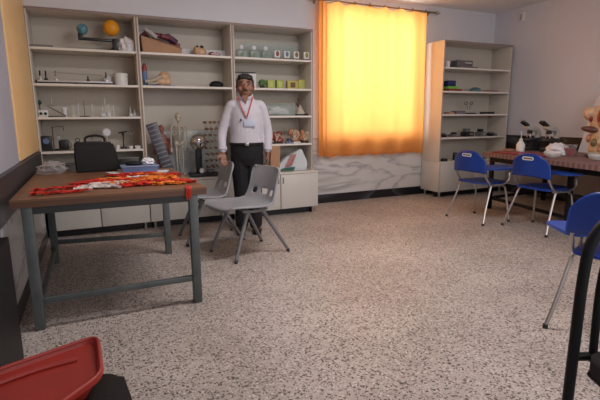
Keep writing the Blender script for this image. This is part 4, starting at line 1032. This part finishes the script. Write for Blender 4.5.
# torso
t = thing('torso_model', 'large flesh-coloured anatomical torso with open organs at the right edge', 'model', (sx(607, 3.05, 1.0), 3.05, RTZ), -.9)
b_ = BM(); loft(b_, [ell(0, 0, .02, .13, .09), ell(0, 0, .08, .165, .115), ell(0, 0, .22, .145, .10), ell(0, 0, .36, .165, .115), ell(0, 0, .48, .195, .10), ell(0, 0, .545, .13, .075), ell(0, 0, .57, .06, .055), ell(0, 0, .64, .055, .055)]); sph(b_, (0, -.01, .72), (.08, .095, .11))
for s in (-1, 1): sph(b_, (s * .18, 0, .47), (.055, .06, .07))
remeshed('body_shell', b_, M_tan, t, .012)
b_ = BM(); sph(b_, (.055, -.075, .43), (.06, .05, .10)); sph(b_, (-.055, -.075, .43), (.06, .05, .10)); obj('lungs', b_, M_organ, t)
obj('liver', sph(BM(), (-.15, -.05, .30), (.10, .05, .035), rot=(0, .15, 0)), mat('liver_brown', (.12, .045, .035), .35), t)
b_ = BM(); rn = random.Random(4)
tube(b_, smooth_path([(rn.uniform(-.09, .09), -.085 + rn.uniform(-.02, .0), .07 + .16 * k / 14) for k in range(15)], 5), .022, 8); obj('intestines', b_, M_flesh, t)
obj('stand', box(BM(), (0, 0, .010), (.34, .24, .02), bev=.004), M_black, t)
for k in range(9):
    a = 2.2 + k * .42; z_ = (.12, .30, .20, .42, .16, .36, .25, .10, .45)[k]
    obj('organ', sph(BM(), (.155 * math.cos(a), .105 * math.sin(a), z_), (.035, .03, .045), 10), (M_organ, mat('olive_organ', (.16, .11, .04), .4), M_flesh)[k % 3], t)
single('poster_board', 'white sheet board leaning behind the anatomical torso', 'board', box(BM(), (0, .05, .35), (.02, .72, .74), bev=.003), M_papers, (5.53, 3.26, RTZ + .014), rot=(0, .38, 0))

# ------------------------------------------------------------------ the man
man = thing('person', 'man in white shirt, dark trousers and red lanyard holding a chair back', 'person', (1.415, 4.36, 0), -.31)
def limb(b, pts, n=12):
    P = smooth_path([p[:3] for p in pts], 5); m = len(P); rad = []
    for i in range(m):
        f = i / 5; k = min(int(f), len(pts) - 2); tt = f - k; rad.append(pts[k][3] * (1 - tt) + pts[k + 1][3] * tt)
    tube(b, P, 0, n, radii=rad); sph(b, P[0], rad[0], 10); sph(b, P[-1], rad[-1], 10)
RS, RE, RW = (-.155, .0, 1.28), (-.240, .0, 1.03), (-.240, -.085, .835)
LS, LE, LW = (.155, .0, 1.28), (.214, .02, 1.035), (.205, -.04, .83)
b_ = BM()
# torso, neck
loft(b_, [ell(0, 0, .80, .14, .09), ell(0, 0, .92, .145, .10), ell(0, 0, 1.05, .135, .09), ell(0, 0, 1.20, .16, .10), ell(0, .005, 1.30, .15, .085), ell(0, .01, 1.345, .085, .065), ell(0, .005, 1.42, .052, .055), ell(0, .0, 1.45, .05, .052)])
# head
sph(b_, (0, .005, 1.535), (.074, .092, .10), 24); sph(b_, (0, -.03, 1.475), (.056, .058, .062), 20); sph(b_, (0, -.055, 1.437), (.030, .026, .022), 12)
cone(b_, (0, -.088, 1.545), (0, -.112, 1.502), .008, .016, 10); sph(b_, (0, -.10, 1.500), (.020, .016, .012), 10)
sph(b_, (0, -.086, 1.468), (.026, .010, .008), 10); sph(b_, (0, -.082, 1.458), (.022, .010, .008), 10)
for s in (-1, 1):
    sph(b_, (s * .074, .01, 1.515), (.012, .022, .032), 10, rot=(0, s * .15, 0))
    sph(b_, (s * .030, -.078, 1.560), (.024, .012, .008), 8); sph(b_, (s * .045, -.058, 1.500), (.024, .024, .022), 10)
for S_, E_, W_ in ((RS, RE, RW), (LS, LE, LW)):
    limb(b_, [(*S_, .045), (*E_, .038), (*W_, .026)])
# hands : right hand laid over the chair back, left hand hanging
def hand(b, wrist, d, side, nrm, curl):
    w_ = Vector(wrist); d = Vector(d).normalized(); nrm = Vector(nrm).normalized(); s_ = d.cross(nrm).normalized() * side
    palm = w_ + d * .045
    q = Matrix((s_, d, nrm)).transposed().to_4x4()
    bmesh.ops.create_uvsphere(b, u_segments=12, v_segments=8, radius=1, matrix=Matrix.Translation(palm) @ q @ Matrix.Diagonal((.040, .052, .016, 1)))
    for k, ln in enumerate((.062, .072, .068, .052)):
        a = palm + d * .035 + s_ * (.027 - .018 * k); c1 = a + (d + nrm * curl * .5).normalized() * ln * .5; c2 = c1 + (d * .9 + nrm * curl * 1.2).normalized() * ln * .55
        limb(b, [(*a, .0095), (*c1, .0085), (*c2, .0072)], 8)
    a = palm - d * .02 + s_ * .032; c1 = a + (s_ * .7 + d * .7 + nrm * .3).normalized() * .035; c2 = c1 + (s_ * .2 + d + nrm * .4).normalized() * .03
    limb(b, [(*a, .012), (*c1, .010), (*c2, .0085)], 8)
hand(b_, RW, (.10, -.30, -1), 1, (.3, -.9, .2), .9)
hand(b_, LW, (-.02, -.12, -1), -1, (-1, -.1, 0), .6)
for s in (-1, 1):
    limb(b_, [(s * .08, 0, .86, .08), (s * .07, -.005, .48, .05), (s * .07, .01, .25, .045), (s * .072, .02, .08, .03)])
    sph(b_, (s * .078, -.03, .045), (.035, .09, .03), 12)
remeshed('body', b_, M_skin, man, .0065, 2)
# hair
b_ = BM(); sph(b_, (0, .026, 1.568), (.081, .090, .086), 24); sph(b_, (.010, -.030, 1.608), (.064, .046, .036), 16); sph(b_, (-.03, -.035, 1.615), (.036, .036, .028), 12); sph(b_, (.03, -.05, 1.600), (.03, .03, .022), 12); sph(b_, (0, .05, 1.50), (.070, .06, .06), 16)
for s in (-1, 1): sph(b_, (s * .070, -.015, 1.555), (.012, .028, .045), 10)
hr = remeshed('hair', b_, M_hair, man, .007, 3)
b_ = BM(); sph(b_, (-.012, -.098, 1.482), (.017, .006, .005), 10); sph(b_, (.012, -.098, 1.482), (.017, .006, .005), 10); obj('moustache', b_, M_hair, man)
for s in (-1, 1):
    obj('eyebrow', sph(BM(), (s * .031, -.087, 1.566), (.020, .006, .005), 10), M_hair, man)
    e_ = obj('eye', sph(BM(), (s * .031, -.082, 1.543), (.011, .005, .0045), 10), mat('eye_white', (.34, .28, .25), .3), man)
    obj('iris', sph(BM(), (s * .031, -.089, 1.543), (.005, .003, .005), 8), M_black, e_)
# shirt
b_ = BM()
loft(b_, [ell(0, 0, .885, .158, .112), ell(0, -.002, .93, .168, .122), ell(0, -.004, 1.00, .160, .120), ell(0, -.002, 1.12, .163, .118), ell(0, 0, 1.22, .160, .115), ell(0, .003, 1.275, .148, .105), ell(0, .008, 1.325, .108, .088), ell(0, .012, 1.37, .078, .072), ell(0, .012, 1.385, .066, .068)])
for S_, E_, W_ in ((RS, RE, RW), (LS, LE, LW)):
    W2 = tuple(W_[i] + (E_[i] - W_[i]) * .12 for i in range(3))
    limb(b_, [(S_[0] * .75, S_[1], S_[2] + .005, .062), (S_[0], S_[1], S_[2] - .015, .055), (*E_, .050), (*W2, .038)])
remeshed('shirt', b_, M_shirt, man, .009, 3)
b_ = BM()
for s in (-1, 1):
    quad = [(s * .012, -.082, 1.345), (s * .062, -.062, 1.385), (s * .075, -.02, 1.40), (s * .07, -.05, 1.345)]
    P = [Vector(p) for p in quad]; lo = [b_.verts.new(p) for p in P]; hi = [b_.verts.new(p + Vector((0, -.008, .004))) for p in P]
    b_.faces.new(lo); b_.faces.new(hi[::-1])
    for i in range(4): b_.faces.new((lo[i], lo[(i + 1) % 4], hi[(i + 1) % 4], hi[i]))
obj('collar', b_, M_shirt, man)
b_ = BM(); prism(b_, [(-.034, 1.385), (.034, 1.385), (0, 1.30)], .004, Matrix(((1, 0, 0, 0), (0, 0, -1, -.092), (0, 1, 0, 0), (0, 0, 0, 1)))); obj('neck_opening', b_, M_skin, man)
for k in range(5): obj('button', cone(BM(), (0.002, -.1235, 1.24 - k * .065), (0.002, -.1275, 1.24 - k * .065), .006), M_white, man)
# lanyard + badge
b_ = BM()
for s in (-1, 1): tube(b_, smooth_path([(s * .066, -.01, 1.392), (s * .066, -.075, 1.355), (s * .040, -.118, 1.27), (.004 * s + .005, -.130, 1.175)]), .0055, 6, flat=1)
obj('lanyard', b_, mat('red_cord', (.50, .05, .06), .5), man)
obj('badge', box(BM(), (.035, -.131, 1.118), (.115, .004, .062), bev=.002), mat('badge_card', (.46, .50, .62), .4), man)
obj('badge_clip', box(BM(), (-.05, -.130, 1.152), (.02, .006, .02), bev=.002), mat('navy', (.015, .02, .09), .4), man)
# trousers, belt, shoes
b_ = BM(); loft(b_, [ell(0, 0, .70, .120, .09), ell(0, 0, .77, .155, .115), ell(0, 0, .85, .166, .122), ell(0, 0, .925, .163, .120)])
for s in (-1, 1): limb(b_, [(s * .074, 0, .80, .094), (s * .070, 0, .62, .090), (s * .068, -.01, .46, .077), (s * .070, 0, .25, .068), (s * .072, .01, .085, .066)])
remeshed('trousers', b_, M_trouser, man, .009, 2)
b_ = BM(); tube(b_, [p for p in ell(0, 0, .915, .163, .118, 40)], .012, 8, closed=True, flat=1.4); obj('belt', b_, M_leather, man)
obj('buckle', box(BM(), (0, -.134, .915), (.038, .010, .030), bev=.004), M_chrome, man)
for s in (-1, 1):
    b_ = BM(); sph(b_, (s * .085, -.075, .042), (.047, .085, .038), 16); sph(b_, (s * .076, .035, .05), (.040, .055, .048), 16); box(b_, (s * .080, -.03, .010), (.082, .24, .02), bev=.009)
    remeshed('shoe', b_, M_shoe, man, .008, 1)
for s in (-1, 1):
    S_, E_, W_ = ((RS, RE, RW) if s < 0 else (LS, LE, LW))
    a = Vector(W_) + (Vector(E_) - Vector(W_)) * .10; c = Vector(W_) + (Vector(E_) - Vector(W_)) * .28
    obj('cuff', cone(BM(), a, c, .045, .047, 16), M_shirt, man)

# the head a little fuller, neck a little shorter
for o_ in man.children:
    if o_.name.split('.')[0] in ('body', 'hair', 'moustache', 'eyebrow', 'eye'):
        for q in [o_] + list(o_.children):
            for v in q.data.vertices:
                f = min(1, max(0, (v.co.z - 1.36) / .08)); f = f * f * (3 - 2 * f)
                if v.co.z > 1.40: v.co.x *= 1 + .09 * f; v.co.y *= 1 + .07 * f
                v.co.z -= .052 * f
